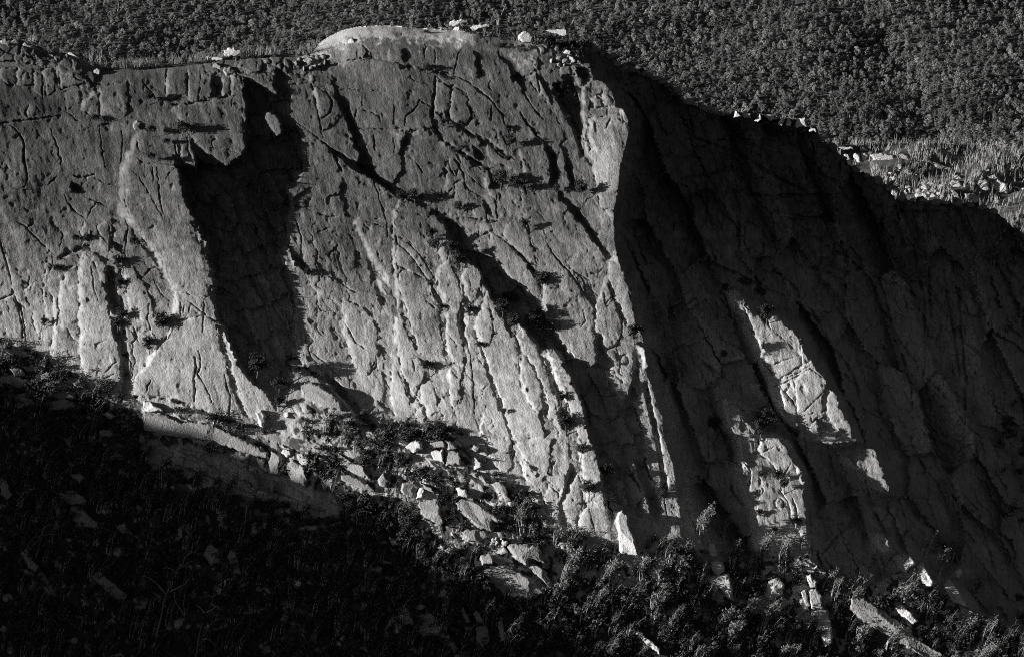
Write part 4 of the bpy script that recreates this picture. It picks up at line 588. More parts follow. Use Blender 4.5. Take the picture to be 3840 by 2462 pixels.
# spur to the left whose crest keeps the foot of the cliff in shade
EDGE_UV = np.array([(-140, 780), (0, 840), (150, 900), (330, 985), (500, 1028), (650, 1085), (800, 1150), (900, 1200), (1050, 1290), (1130, 1345), (1290, 1395), (1400, 1470), (1550, 1560), (1700, 1640)], float)
pe = world(EDGE_UV[:, 0], EDGE_UV[:, 1], -np.array([P[np.clip(int((v - SUNK * u - Q0) / DU), 0, NQ - 1) + np.arange(-8, 9)][:, np.clip(int((u - U0) / DU), 9, NU - 9) + np.arange(-8, 9)].mean() for u, v in EDGE_UV]))
XR = -620.0
crest = pe + SUN[None, :] * ((XR - pe[:, 0]) / SUN[0])[:, None]
o_ = np.argsort(crest[:, 1]); crest = crest[o_]
ys = np.linspace(crest[0, 1] - 160, crest[-1, 1] + 60, 420)
zs = np.interp(ys, crest[:, 1], crest[:, 2]); lo = ys < crest[0, 1]
sl = np.clip((crest[3, 2] - crest[0, 2]) / (crest[3, 1] - crest[0, 1] + 1e-6), .2, 1.2); zs[lo] = crest[0, 2] + (ys[lo] - crest[0, 1]) * sl
r_ = np.random.default_rng(4); nz = np.cumsum(r_.standard_normal(420)); nz -= np.convolve(nz, np.ones(41) / 41, 'same'); zs = zs + nz / nz.std() * 1.2
tx = np.linspace(-1, 1, 61); Xg = XR + tx[None, :] * 330 + 0 * ys[:, None]
Zg = zs[:, None] - np.abs(tx[None, :]) ** 1.2 * 330 * 1.1 + r_.standard_normal((420, 61)) * 1.0 * (np.abs(tx[None, :]) > .03)
Zg[:, 31:] -= 40 * np.minimum(tx[None, 31:] * 5, 1)
c_ = np.stack([Xg, ys[:, None] + 0 * Xg, Zg], -1).reshape(-1, 3); ii = np.arange(420 * 61).reshape(420, 61)
f_ = np.stack([ii[:-1, :-1], ii[:-1, 1:], ii[1:, 1:], ii[1:, :-1]], -1).reshape(-1, 4)
tag(link('hill', mesh_np('hill', c_, f_, True), M_FLOOR), 'rocky spur beside the gorge that shades the foot of the cliff', 'hill', kind='structure')
# forested mountainside beyond
def fd(U_, V_):
    g = 9 * np.sin((U_ - V_ * 1.5) / 175.0) + 5 * np.sin((U_ + 2.1 * V_) / 90.0) - .085 * (U_ - 1200) + 22 * np.exp(-((U_ - 2060 - (V_ - 150) * .55) / 70.0) ** 2)
    return 1300 + (480 - V_) * 0.80 + g
sheet('hillside', np.linspace(-1300, 3500, 240), np.linspace(760, -330, 86), fd, M_FLOOR, 'forested mountainside rising behind the cliff', 'hillside')
# plateau behind the right shoulder
PLT = np.array([(1500, 500), (1880, 330), (1930, 322), (2060, 316), (2130, 311), (2230, 318), (2300, 322), (2402, 328), (2600, 335), (2800, 340)], float)
def pdp(U_, V_): return 190 + (620 - V_) * 0.42 + 3 * np.sin(U_ / 37.0 + V_ / 23.0)
us_ = np.linspace(1700, 2760, 240); tv = np.linspace(1, -.25, 90)
U_, T_ = np.meshgrid(us_, tv); top_ = along(PLT, U_) + 20
V_ = top_ + (680 - top_) * np.maximum(T_, 0) + np.maximum(-T_, 0) * 25; D_ = pdp(U_, np.where(T_ < 0, top_, V_)) + np.maximum(-T_, 0) * 300 + r_.standard_normal(U_.shape) * .35
c_ = world(U_, V_, D_).reshape(-1, 3); ii = np.arange(U_.size).reshape(U_.shape)
f_ = np.stack([ii[:-1, :-1], ii[:-1, 1:], ii[1:, 1:], ii[1:, :-1]], -1).reshape(-1, 4)
tag(link('plateau', mesh_np('plateau', c_, f_, True), M_SOIL), 'sunlit scrubby plateau behind the right shoulder of the cliff', 'plateau', kind='structure')
def plateau_d(u, v): return pdp(np.asarray(u, float), np.asarray(v, float))
# ---------------------------------------------------------------- loose rock: boulders, pinnacles, fallen slabs
M_DIM = rock_mat('granite_shaded', False, .3); M_ROCK = rock_mat('granite_boulder', False, .5); M_PALE = rock_mat('granite_pale', False, 1.0)  # dim copy of the granite has shade put into its colour
fields_rough = slope_to(rough, 1.0); fine_u = slope_to(fine, 1.0)
def samp(a, u, v):
    i = np.clip(((u - U0) / DU).astype(int), 0, NU - 1); j = np.clip(((v - SUNK * u - Q0) / DU).astype(int), 0, NQ - 1); return a[j, i]
OUTLINES = []
def rock(name, tile, s, h, label, cat, group=None, where='cliff', tilt=0.0, mat=None, rnd=8.0, parent=None, lift=0.0, seed=None, back=3.0):
    p = pt(tile, s); step = 1.15
    if tile in 'HDGI' and mat is not M_DIM: OUTLINES.append(p)
    us = np.arange(p[:, 0].min() - 2, p[:, 0].max() + 2, step); vs2 = np.arange(p[:, 1].min() - 2, p[:, 1].max() + 2, step)
    U_, V_ = np.meshgrid(us, vs2)
    X_ = U_ + samp(wob_u, U_, V_) * .5; Y_ = V_ + samp(wob_v, U_, V_) * .5
    ins = np.zeros(U_.shape, bool); sdist = np.full(U_.shape, 1e9); n = len(p)
    for k in range(n):
        xa, ya = p[k]; xb, yb = p[k - 1]
        if ya != yb: ins ^= ((ya > Y_) != (yb > Y_)) & (X_ < (xb - xa) * (Y_ - ya) / (yb - ya) + xa)
        dx, dy = xb - xa, yb - ya; t = np.clip(((X_ - xa) * dx + (Y_ - ya) * dy) / (dx * dx + dy * dy + 1e-9), 0, 1)
        sdist = np.minimum(sdist, np.hypot(X_ - xa - t * dx, Y_ - ya - t * dy))
    if ins.sum() < 12: return None
    if where == 'cliff': pv = P_at(p[:, 0], p[:, 1])
    elif where == 'sun': c_ = p.mean(0); hs = float(samp(Hs, c_[:1], c_[1:])[0]); pv = np.full(len(p), hs + .2); back = max(back, hs - float(P_at(*c_)) + 3); print('sun rock', round(hs - float(P_at(*c_)), 1))
    elif where == 'back': pv = np.full(len(p), float(P_at(p[:, 0].mean(), along(SKY, p[:, 0].mean()) + 8)) - 30.0)
    elif where == 'rim':                                     # stands on the crest, a little behind the lip
        lip = along(SKY, p[:, 0]) + 4; pv = P_at(p[:, 0], np.maximum(p[:, 1], lip)) - 1.0; pv = np.full(len(p), np.percentile(pv, 40))
    else: pv = -plateau_d(p[:, 0], p[:, 1])
    A_ = np.c_[p - p.mean(0), np.ones(n)]
    if where in ('rim', 'back', 'sun') or n < 4: kf = np.array([0, 0, pv.mean()])
    else: kf = np.linalg.lstsq(np.r_[A_, np.c_[np.eye(2) * n * 6, np.zeros(2)]], np.r_[pv, 0, 0.2 * S * n * 6], rcond=None)[0]
    kf[0] = np.clip(kf[0], -.1 * S, .12 * S); kf[1] = np.clip(kf[1], -.1 * S, .7 * S)
    base = kf[0] * (U_ - p[:, 0].mean()) + kf[1] * (V_ - p[:, 1].mean()) + kf[2] + lift
    r0 = min(rnd, .45 * sdist[ins].max()); q_ = np.clip(sdist / r0, 0, 1); prof = np.sqrt(np.maximum(1 - (1 - q_) ** 2, 0)); inner = np.clip(sdist / (sdist[ins].max() + .1), 0, 1)
    rs = np.random.default_rng(abs(hash(s)) % 9999 if seed is None else seed) if False else np.random.default_rng(int(p.sum() * 7) % 99991)
    # a few flat facets cut the rounded body
    face = np.full(U_.shape, 1.0) * h * (prof * .75 + inner * .35)
    w_ = np.ptp(p[:, 0]); hh_ = np.ptp(p[:, 1])
    for _ in range(5):
        cu = p[:, 0].mean() + (rs.random() - .5) * w_ * .7; cv = p[:, 1].mean() + (rs.random() - .5) * hh_ * .7
        pl = h * (.8 + .3 * rs.random()) + rs.normal(0, .16) * (U_ - cu) * S + rs.normal(0, .2) * (V_ - cv) * S
        face = np.where(pl < face, np.maximum(pl, face * .72), face)
    face = face + tilt * (U_ - p[:, 0].mean()) * S * prof + (samp(fields_rough, U_, V_) * .11 + samp(fine_u, U_, V_) * .06) * prof * (.4 if h < 3.2 or where != 'cliff' else 1)
    front = base + face; bk = base - back * (.3 + .7 * prof)
    ids = np.full(U_.shape, -1); k_in = np.flatnonzero(ins.ravel()); ids.ravel()[k_in] = np.arange(len(k_in)); nf = len(k_in)
    qd = np.stack([ids[:-1, :-1], ids[1:, :-1], ids[1:, 1:], ids[:-1, 1:]], -1).reshape(-1, 4); qd = qd[(qd >= 0).all(1)]
    if len(qd) < 6: return None
    cf = world(U_, V_, -front).reshape(-1, 3)[k_in]; cb = world(U_, V_, -bk).reshape(-1, 3)[k_in]
    e = np.concatenate([qd[:, [0, 1]], qd[:, [1, 2]], qd[:, [2, 3]], qd[:, [3, 0]]]); key = np.sort(e, 1); kk = key[:, 0] * (nf + 1) + key[:, 1]
    _, inv, cnt = np.unique(kk, return_inverse=True, return_counts=True); be = e[cnt[inv] == 1]
    sides = np.stack([be[:, 1], be[:, 0], be[:, 0] + nf, be[:, 1] + nf], -1)
    F = np.concatenate([qd, qd[:, ::-1] + nf, sides]); Cc = np.concatenate([cf, cb])
    used_ = np.unique(F); rm = np.full(len(Cc), -1); rm[used_] = np.arange(len(used_)); Cc = Cc[used_]; F = rm[F]
    ctr = Cc.mean(0); o = link(name, mesh_np(name, Cc - ctr, F), mat or M_ROCK, parent)
    if parent is None: o.location = ctr.tolist()
    else: o.location = (ctr - np.array(parent.location)).tolist()
    if cat: tag(o, label, cat, group)
    elif label: o['label'] = label
    return o
ROCKS = [
 # crest, left to right
 ('boulder', 'A', '0,282 60,276 132,282 138,340 134,374 60,372 0,364', 3, 'broad grey block at the far left end of the skyline', 'rock', 'rim', 0),
 ('boulder', 'A', '152,305 170,290 250,325 303,368 298,392 270,404 165,380', 3, 'rounded dark grey boulder beside the far left skyline block', 'rock', 'rim', 0),
 ('boulder', 'A', '455,392 490,364 535,380 562,404 556,430 480,412', 2.5, 'flat topped pale slab below the bleached saplings on the left crest', 'rock', 'rim', .3),
 ('boulder', 'A', '314,422 340,375 380,385 402,400 392,432', 2, 'small wedge of rock under the bleached sapling clump', 'rock', 'rim', 0),
 ('boulder', 'A', '634,524 680,480 708,490 704,540 655,538', 2, 'pale boulder sitting at the left end of the grassy rim', 'boulder', 'cliff', .3),
 ('boulder', 'A', '1568,404 1573,355 1608,331 1650,337 1700,350 1702,382 1660,398 1612,408', 3, 'large rounded pale boulder standing on the left plateau scrub', 'boulder', 'rim', .25),
 ('boulder', 'A', '1414,442 1440,400 1500,394 1580,412 1562,442', 3, 'long flat pale slab left of the rounded plateau boulder', 'boulder', 'rim', .25),
 ('boulder', 'A', '1480,472 1518,440 1560,460 1556,486 1510,488', 2, 'grey wedge below the flat pale slab on the rim', 'boulder', 'cliff', 0),
 ('boulder', 'A', '1568,500 1574,480 1620,468 1662,500 1632,530 1590,536', 2, 'blunt block perched over the square rim blocks', 'boulder', 'cliff', 0),
 ('boulder', 'A', '936,900 938,868 955,848 982,850 990,905 955,918', 1.2, 'lone upright block perched on the leaning buttress top', 'boulder', 'cliff', 0),
 ('boulder', 'B', '45,320 50,285 70,274 92,284 96,312', 2, 'small bright boulder at the left foot of the dome', 'boulder', 'cliff', .3),
 ('boulder', 'B', '754,182 760,155 800,140 890,134 896,155 842,175 790,186', 3, 'pale boulder on the highest point of the crest', 'boulder', 'rim', .25),
 ('boulder', 'B', '780,222 800,180 830,190 836,218', 2, 'little pointed white stone below the highest boulder', 'boulder', 'rim', .3),
 ('boulder', 'B', '678,206 700,190 750,194 748,216', 2, 'low dark stone left of the highest boulder', 'boulder', 'rim', 0),
 ('boulder', 'B', '900,200 920,176 1040,169 1048,187 1000,202 920,214', 2.5, 'long pale boulder right of the highest point', 'boulder', 'rim', .2),
 ('boulder', 'B', '1238,284 1244,240 1285,217 1330,228 1352,262 1342,302 1290,307', 4, 'biggest white rounded boulder on the right crest among bushes', 'boulder', 'rim', .3),
 ('boulder', 'B', '1428,218 1500,202 1580,208 1606,262 1560,256 1480,234', 3, 'wide grey boulder behind the crest bushes', 'boulder', 'rim', .2),
 ('boulder', 'B', '1642,320 1654,275 1668,310 1664,340', 2, 'thin upright stone at the right end of the crest bushes', 'boulder', 'rim', .3),
 ('boulder', 'B', '1558,372 1580,345 1622,366 1604,388', 2, 'pale block below the thin upright stone', 'boulder', 'cliff', .3),
 ('boulder', 'B', '1598,432 1604,394 1640,404 1647,440 1616,452', 2, 'squarish lit block above the capped column', 'boulder', 'cliff', .3),
 ('boulder', 'B', '1500,425 1520,388 1556,400 1546,440', 2, 'grey block in the gully head beside the lit square block', 'boulder', 'cliff', 0),
 ('boulder', 'B', '1464,432 1480,410 1496,424 1482,452', 1.6, 'small white stone in the gully head', 'boulder', 'cliff', .3),
 ('boulder', 'B', '1792,352 1822,342 1862,380 1842,432', 3, 'dark tilted block where the crest drops to the right', 'boulder', 'rim', 0),
 ('boulder', 'B', '2138,502 2200,510 2206,560 2150,560', 3, 'dark square boulder on the descending shaded skyline', 'boulder', 'rim', 0),
 # bright line of boulders on the shaded right skyline
 ('boulder', 'C', '352,830 370,785 396,788 424,828', 2.2, 'first pointed white stone of the sunlit row on the shaded skyline', 'boulder', 'sun', .4),
 ('boulder', 'C', '424,830 420,798 482,794 486,828', 2, 'low flat stone second in the sunlit row on the shaded skyline', 'boulder', 'sun', .3),
 ('boulder', 'C', '498,858 540,798 564,846', 2, 'triangular stone in the middle of the sunlit skyline row', 'boulder', 'sun', .4),
 ('boulder', 'C', '550,806 620,804 684,842 620,850', 2, 'long grey stone behind the triangular skyline stone', 'boulder', 'sun', .2),
 ('boulder', 'C', '658,874 700,820 722,850 702,888', 2, 'leaning stone of the sunlit skyline row', 'boulder', 'sun', .3),
 ('boulder', 'C', '724,884 740,824 768,850 762,892', 2, 'narrow stone leaning left of the largest lit skyline boulder', 'boulder', 'sun', .3),
 ('boulder', 'C', '784,886 808,836 870,829 882,892 800,904', 2.6, 'largest boulder ending the sunlit row on the shaded skyline', 'boulder', 'sun', .35),
 ('boulder', 'C', '888,924 898,896 936,904 946,934', 2, 'last small lit block below the sunlit skyline row', 'boulder', 'sun', .35),
 # plateau on the right
 ('boulder', 'C', '1072,1048 1110,1029 1200,1034 1212,1052 1100,1056', 2, 'long low white rock farthest back on the right plateau', 'boulder', 'plateau', .3),
 ('boulder', 'C', '1228,1048 1262,1038 1302,1046 1292,1064', 2, 'little white rock right of the long low plateau rock', 'boulder', 'plateau', .3),
 ('boulder', 'C', '1128,1090 1140,1078 1166,1085 1184,1130 1150,1134', 2, 'grey boulder half hidden by the shaded shoulder', 'boulder', 'plateau', .3),
 ('boulder', 'C', '1194,1104 1215,1077 1240,1085 1258,1150 1235,1158', 2.4, 'left one of two narrow white boulders on the plateau', 'boulder', 'plateau', .3),
 ('boulder', 'C', '1250,1084 1280,1074 1302,1100 1282,1154 1262,1142', 2.4, 'right one of two narrow white boulders on the plateau', 'boulder', 'plateau', .3),
 ('boulder', 'C', '1313,1090 1340,1080 1400,1078 1478,1092 1506,1142 1440,1150 1340,1132', 3, 'broad white whaleback boulder on the plateau', 'boulder', 'plateau', .2),
 ('boulder', 'C', '1520,1088 1545,1076 1580,1090 1616,1142 1550,1134', 2.4, 'grey boulder right of the broad white whaleback', 'boulder', 'plateau', .15),
 ('boulder', 'C', '1722,1138 1740,1130 1800,1148 1892,1186 1882,1202 1780,1182', 2, 'long slanting slab lying in the plateau scrub', 'boulder', 'plateau', .15),
 ('boulder', 'C', '1515,1195 1520,1150 1545,1152 1540,1196', 2, 'upright stone standing over the rubble pile', 'boulder', 'plateau', .3),
 ('boulder', 'C', '1868,1290 1888,1265 1950,1268 1984,1330 1900,1334', 3, 'white rounded cap block above the plateau columns', 'boulder', 'plateau', .3),
 ('boulder', 'C', '1884,1334 1920,1330 1978,1424 1910,1404', 3, 'left supporting column under the white cap block', 'rock', 'plateau', .15),
 ('boulder', 'C', '1978,1364 2060,1356 2088,1412 2062,1444 1984,1412', 3, 'grey pitted block right of the capped columns', 'boulder', 'plateau', .05),
 ('boulder', 'C', '2062,1296 2088,1268 2156,1274 2162,1342 2100,1344', 3, 'white furrowed boulder at the right of the plateau', 'boulder', 'plateau', .3),
 ('boulder', 'C', '2168,1290 2220,1264 2292,1290 2288,1372 2230,1364 2180,1324', 3.4, 'largest white boulder near the right end of the plateau', 'boulder', 'plateau', .3),
 ('boulder', 'C', '2308,1302 2402,1320 2402,1344 2330,1324', 2, 'flat white rock cut off by the right border', 'boulder', 'plateau', .3),
 ('boulder', 'C', '2138,1238 2200,1230 2244,1262 2180,1264', 2, 'flat rock above the largest white plateau boulder', 'boulder', 'plateau', .2),
 ('boulder', 'C', '2124,1194 2160,1184 2168,1212 2130,1214', 2, 'small pale rock highest on the right part of the plateau', 'boulder', 'plateau', .3),
 ('boulder', 'C', '1910,1240 1940,1226 1974,1264 1930,1268', 2, 'pale rock just above the white cap block', 'boulder', 'plateau', .3),
 # foot of the cliff in the sun
 ('boulder', 'H', '440,74 478,30 520,8 572,30 577,82 510,102', 4, 'rounded white boulder at the top of the sunlit talus', 'boulder', 'cliff', .2),
 ('rock', 'H', '588,44 640,25 718,14 742,70 620,76', 3, 'pale cracked block right of the rounded talus boulder', 'rock', 'cliff', .15),
 ('rock', 'H', '720,10 765,20 800,58 838,80 760,86', 3, 'upper right wedge of the cracked pale blocks', 'rock', 'cliff', .1),
 ('rock', 'H', '626,92 720,76 726,186 642,150', 3, 'lower left tall slab of the cracked pale blocks', 'rock', 'cliff', .2),
 ('rock', 'H', '730,86 800,90 836,110 852,192 732,197', 3.4, 'lower right smooth slab of the cracked pale blocks', 'rock', 'cliff', .15),
 ('rock', 'H', '870,84 940,50 977,70 957,98', 2.5, 'small pale wedge under the cliff foot bushes', 'rock', 'cliff', .2),
 ('rock', 'H', '914,154 940,130 987,170 992,212 930,222', 3, 'round topped stone leaning at the cliff foot', 'rock', 'cliff', .3),
 ('rock', 'H', '888,252 930,224 1000,268 1062,322 1000,314', 3.4, 'slanting bright slab below the leaning stone', 'rock', 'cliff', .15),
 ('rock', 'H', '1062,322 1110,304 1162,340 1194,452 1100,380', 3, 'steep slab with a dark joint beside the slanting one', 'rock', 'cliff', .15),
 ('rock', 'H', '408,364 428,310 512,304 552,340 512,422 440,402', 3, 'streaked dim block in the middle of the talus bushes', 'rock', 'cliff', -.05),
 ('rock', 'H', '518,432 550,345 594,350 562,422', 2.5, 'pale pointed slab on the right of the streaked block', 'rock', 'cliff', .3),
 ('rock', 'H', '548,318 640,350 664,392 600,372', 2.5, 'thin slab lying across the top of the pointed slab', 'rock', 'cliff', .1),
 ('rock', 'H', '542,450 682,428 722,604 700,622 556,542', 3.4, 'layered buttress of pale rock left of the dark gully', 'rock', 'cliff', .1),
 ('rock', 'H', '808,352 830,338 882,360 904,422 820,412', 3, 'broken block on top of the bright triangular slab', 'rock', 'cliff', .2),
 ('rock', 'H', '803,452 850,424 960,448 1050,518 1132,568 1170,602 1062,592 1062,662 960,642 880,562 818,522', 4.5, 'brightest large triangular slab in the middle of the talus', 'rock', 'cliff', .16),
 ('rock', 'H', '838,664 900,640 1000,650 1054,692 960,744 870,712', 3, 'low pale apron under the bright triangular slab', 'rock', 'cliff', .1),
 ('rock', 'H', '668,774 695,744 732,760 722,794', 2.5, 'little boulder at the border of the shade', 'boulder', 'cliff', .2),
 ('rock', 'H', '720,794 760,764 824,812 780,834', 2.5, 'second boulder right behind the little one at the shade border', 'boulder', 'cliff', .1),
 ('boulder', 'H', '973,824 1060,814 1072,888 983,898', 4, 'square white block at the left of the lower bright outcrop', 'boulder', 'cliff', .15),
 ('rock', 'H', '1163,764 1180,744 1392,750 1418,832 1434,892 1380,866 1330,858 1308,905 1220,858', 5, 'large bright flat faced outcrop low in the centre', 'rock', 'cliff', .14),
 ('rock', 'H', '1322,914 1342,874 1434,924 1480,1004 1516,1090 1480,1084 1400,990', 4, 'bright tail of rock running down right from the flat outcrop', 'rock', 'cliff', .12),
 ('rock', 'H', '983,934 1100,902 1220,930 1310,970 1400,1050 1464,1094 1330,1134 1200,1124 1060,1044', 4, 'wide dim slab half in shade below the bright outcrop', 'rock', 'cliff', .05),
 ('rock', 'H', '1060,770 1150,764 1180,810 1120,822 1065,812', 2, 'flat ledge stone between the square block and the outcrop', 'rock', 'cliff', .2),
 ('rock', 'H', '-30,100 70,165 150,200 218,302 130,272 0,212', 3, 'long pale slab sloping right under the second chimney', 'rock', 'cliff', .12),
 ('rock', 'H', '-10,232 80,270 200,330 244,382 150,372 0,302', 3, 'lower pale slab sloping parallel under the first', 'rock', 'cliff', .1),
 ('rock', 'H', '250,302 290,240 332,290 322,352 270,342', 3, 'grey tapered block at the end of the sloping slabs', 'rock', 'cliff', .1),
 ('boulder', 'D', '1798,1364 1840,1338 1876,1390 1852,1474 1820,1452', 3, 'pale upright block at the toe of the great lower slab', 'boulder', 'cliff', .2),
 ('boulder', 'D', '2005,1360 2030,1345 2035,1390 2010,1405', 2, 'tiny white stone in the bushes at the chimney foot', 'boulder', 'cliff', .4),
 ('rock', 'D', '2110,1155 2180,1145 2250,1160 2402,1282 2410,1352 2260,1332 2130,1252', 3, 'smooth pale slab emerging beneath the second chimney', 'rock', 'cliff', .1),
 ('rock', 'D', '1000,1372 1150,1372 1280,1432 1400,1428 1500,1448 1700,1542 1900,1640 1892,1692 1700,1642 1500,1560 1200,1532 1010,1484', 4, 'long lit ledge of layered granite under the great lower slab', 'rock', 'cliff', .08),
 ('boulder', 'D', '1000,1350 1010,1280 1060,1285 1110,1320 1180,1350 1080,1360', 3, 'pale lump on the left end of the layered ledge', 'boulder', 'cliff', .2),
 ('boulder', 'G', '1973,104 2000,80 2042,90 2052,122 2020,142', 2.4, 'bright boulder balanced on the end of the layered ledge', 'boulder', 'cliff', .4),
 ('rock', 'G', '1888,164 1912,90 1980,122 1990,162 1962,262 1900,252', 3, 'dim furrowed block under the balanced boulder', 'rock', 'cliff', .1),
 ('rock', 'G', '2010,184 2060,152 2142,200 2168,302 2152,352 2040,292', 3.4, 'smooth lit block right of the balanced boulder', 'rock', 'cliff', .15),
]
for nm, tl, s, h, lab, ct, wh, ti in ROCKS:
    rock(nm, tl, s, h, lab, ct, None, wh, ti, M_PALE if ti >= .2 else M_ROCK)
# free standing pinnacles, each one thing with its stacked blocks
def pinnacle(label, pieces, h, tilt):
    p0 = pt(*pieces[-1][:2]); c0 = p0[np.argmax(p0[:, 1])]
    root = bpy.data.objects.new('rock_pinnacle', None); COL.objects.link(root)
    root.location = world(c0[0], c0[1], -P_at(c0[0], c0[1])).tolist(); tag(root, label, 'pinnacle')
    for tl, s, nm in pieces: rock(nm, tl, s, h, None, None, None, 'cliff', tilt, M_PALE, parent=root, rnd=7, back=5)
pinnacle('slender white rock pinnacle standing alone left of the lit arete foot', [('H', '1929,580 1945,530 1972,507 2020,540 2030,620 2062,700 2098,832 2020,826 1958,806 1944,660', 'pillar')], 6, .15)
pinnacle('crumbling stack of pale blocks rising among bushes', [('I', '173,772 195,735 226,745 247,800 236,852 200,846 184,800', 'top_block'), ('I', '193,864 240,852 287,870 297,942 250,972 203,932', 'middle_block'), ('I', '178,974 240,962 332,950 347,1040 362,1154 310,1122 260,1062 204,1117 194,1010', 'base_block')], 4, .18)
pinnacle('tall white jointed pinnacle near the bottom border', [('I', '868,968 908,950 942,1010 947,1054 890,1056', 'top_block'), ('I', '878,1066 940,1056 977,1100 987,1172 1002,1212 900,1202 884,1120', 'middle_block'), ('I', '898,1206 1022,1196 1052,1320 1057,1452 1000,1478 975,1412 944,1362 918,1280', 'base_block'), ('I', '828,1084 870,1062 897,1182 868,1192', 'side_block')], 5, .18)
for s, lab in [('818,1134 850,1120 902,1222 840,1224', 'small pale rock against the left side of the jointed pinnacle'), ('598,1004 660,970 722,1012 702,1112 620,1152 568,1102', 'sunlit rock screened by whippy stems between two pinnacles'),
               ('1828,1022 1880,988 1952,1080 1972,1112 2024,1204 1900,1164 1850,1102', 'pale cleft slab at lower right under a crown of boulders'), ('1908,942 1960,914 1974,952 1942,1004', 'bright boulder crowning the pale cleft slab'),
               ('1478,1184 1540,1168 1600,1220 1668,1292 1620,1312 1530,1242', 'rounded lit slab with striped shade low on the right'), ('1478,1114 1540,1040 1612,1024 1582,1090 1540,1122', 'broken lit block above the striped slab'),
               ('1543,892 1600,828 1652,880 1600,922 1568,962', 'jagged lit rock at the end of the shaded wall'), ('1638,892 1690,868 1742,950 1794,1032 1740,1062 1660,1002', 'long lit rock right of the jagged one'),
               ('2066,1372 2100,1350 2150,1400', None)]:
    if lab: rock('rock', 'I', s, 4, lab, 'rock', None, 'cliff', .18, M_PALE)
rock('rock', 'I', '1180,1134 1280,1120 1400,1200 1560,1340 1700,1440 1850,1540 1700,1545 1450,1400 1250,1280 1170,1204', 4, 'long fallen slab with regular joints lying in shade at lower right', 'rock', None, 'cliff', -.1, M_ROCK)
rock('rock', 'H', '2066,1374 2100,1350 2150,1400 2242,1482 2254,1532 2160,1462', 4, 'pale ridge of rock near the bottom border right of centre', 'rock', None, 'cliff', .12, M_PALE)
for s, lab in [('408,1172 480,1180 512,1302 450,1322 398,1252', 0), ('503,1192 560,1158 612,1192 560,1222', 0), ('528,1242 640,1228 722,1332 832,1482 800,1524 690,1404 560,1404', 0), ('828,1212 860,1184 917,1292 880,1304', 0), ('928,1232 950,1204 1002,1270 1002,1312 944,1292', 0), ('858,1322 930,1330 902,1404', 0), ('938,1322 1030,1320 1052,1422 1000,1504 948,1422', 0), ('1098,1292 1140,1280 1162,1422 1120,1442', 0), ('1508,1232 1570,1228 1622,1332 1590,1372 1530,1312', 0), ('1443,1284 1470,1268 1532,1342 1500,1358', 0), ('1618,1162 1690,1178 1702,1252 1638,1254', 0), ('330,690 400,700 430,760 350,760', 0), ('200,880 290,900 300,960 220,950', 0)]:
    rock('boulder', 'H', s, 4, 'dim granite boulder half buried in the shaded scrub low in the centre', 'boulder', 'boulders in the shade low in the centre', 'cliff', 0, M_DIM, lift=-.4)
for tl, s in [('G', '720,94 800,28 882,40 882,152 760,172'), ('G', '0,252 50,300 92,402 60,442 0,402'), ('G', '398,384 520,358 624,440 600,482 470,472'), ('G', '358,424 400,440 442,542 400,584'), ('G', '138,814 210,738 242,850 332,980 392,1090 370,1152 330,1102 250,962 180,882'), ('G', '608,944 700,928 902,1100 870,1174 760,1102'), ('G', '928,1124 1060,1120 1032,1212 948,1204'),
              ('G', '1428,832 1450,760 1500,738 1542,780 1562,882 1480,904'), ('G', '1598,824 1640,770 1682,850 1702,962 1640,964'), ('G', '588,1434 620,1418 662,1542 600,1542'), ('G', '738,1540 850,1508 892,1548'), ('G', '798,614 880,598 952,692 850,674'), ('G', '478,254 560,228 602,280 560,342'), ('G', '1740,250 1780,245 1830,350 1820,380 1750,310'), ('G', '1890,340 1920,300 1945,320 1920,400'), ('G', '1250,640 1280,620 1290,700 1255,720'), ('G', '1300,680 1340,680 1345,740 1305,740'), ('G', '500,470 560,480 700,600 690,650 560,620 480,560'),
              ('D', '0,904 40,888 102,950 92,992 0,984'), ('D', '278,1094 330,1068 362,1100 342,1134 290,1132'), ('D', '248,1154 400,1118 502,1170 544,1262 330,1304 258,1252'), ('D', '318,1294 420,1248 562,1300 542,1342 340,1354'), ('D', '58,1044 150,1048 192,1100 100,1114'), ('D', '503,1154 560,1128 602,1160 592,1194 520,1184'), ('D', '0,1100 120,1090 230,1140 250,1230 120,1200 0,1180'), ('D', '60,1230 200,1220 280,1320 120,1340'), ('D', '690,1370 760,1350 830,1390 780,1420'), ('D', '690,1480 790,1480 840,1530 700,1540')]:
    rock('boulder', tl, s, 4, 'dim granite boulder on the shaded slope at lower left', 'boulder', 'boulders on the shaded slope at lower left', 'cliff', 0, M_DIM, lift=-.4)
for u_ in np.concatenate([np.linspace(1375, 1690, 22), np.linspace(1925, 2330, 16)]):
    v_ = along(SKY, u_); z = np.random.default_rng(int(u_)).uniform(7, 15); r_k = np.random.default_rng(int(u_) + 3); a_ = np.arange(7) * .9
    q_ = np.stack([u_ + z * r_k.uniform(.8, 1.5) * np.cos(a_) * r_k.uniform(.8, 1.1, 7), v_ + 3 + z * .85 * np.sin(a_) * r_k.uniform(.8, 1.1, 7)], -1) * 3
    rock('boulder', 'A', ' '.join('%.1f,%.1f' % tuple(w_) for w_ in q_), 3, 'dark blunt boulder on the shaded crest descending to the right', 'boulder', 'boulders of the shaded descending crest', 'rim', 0, M_DIM)
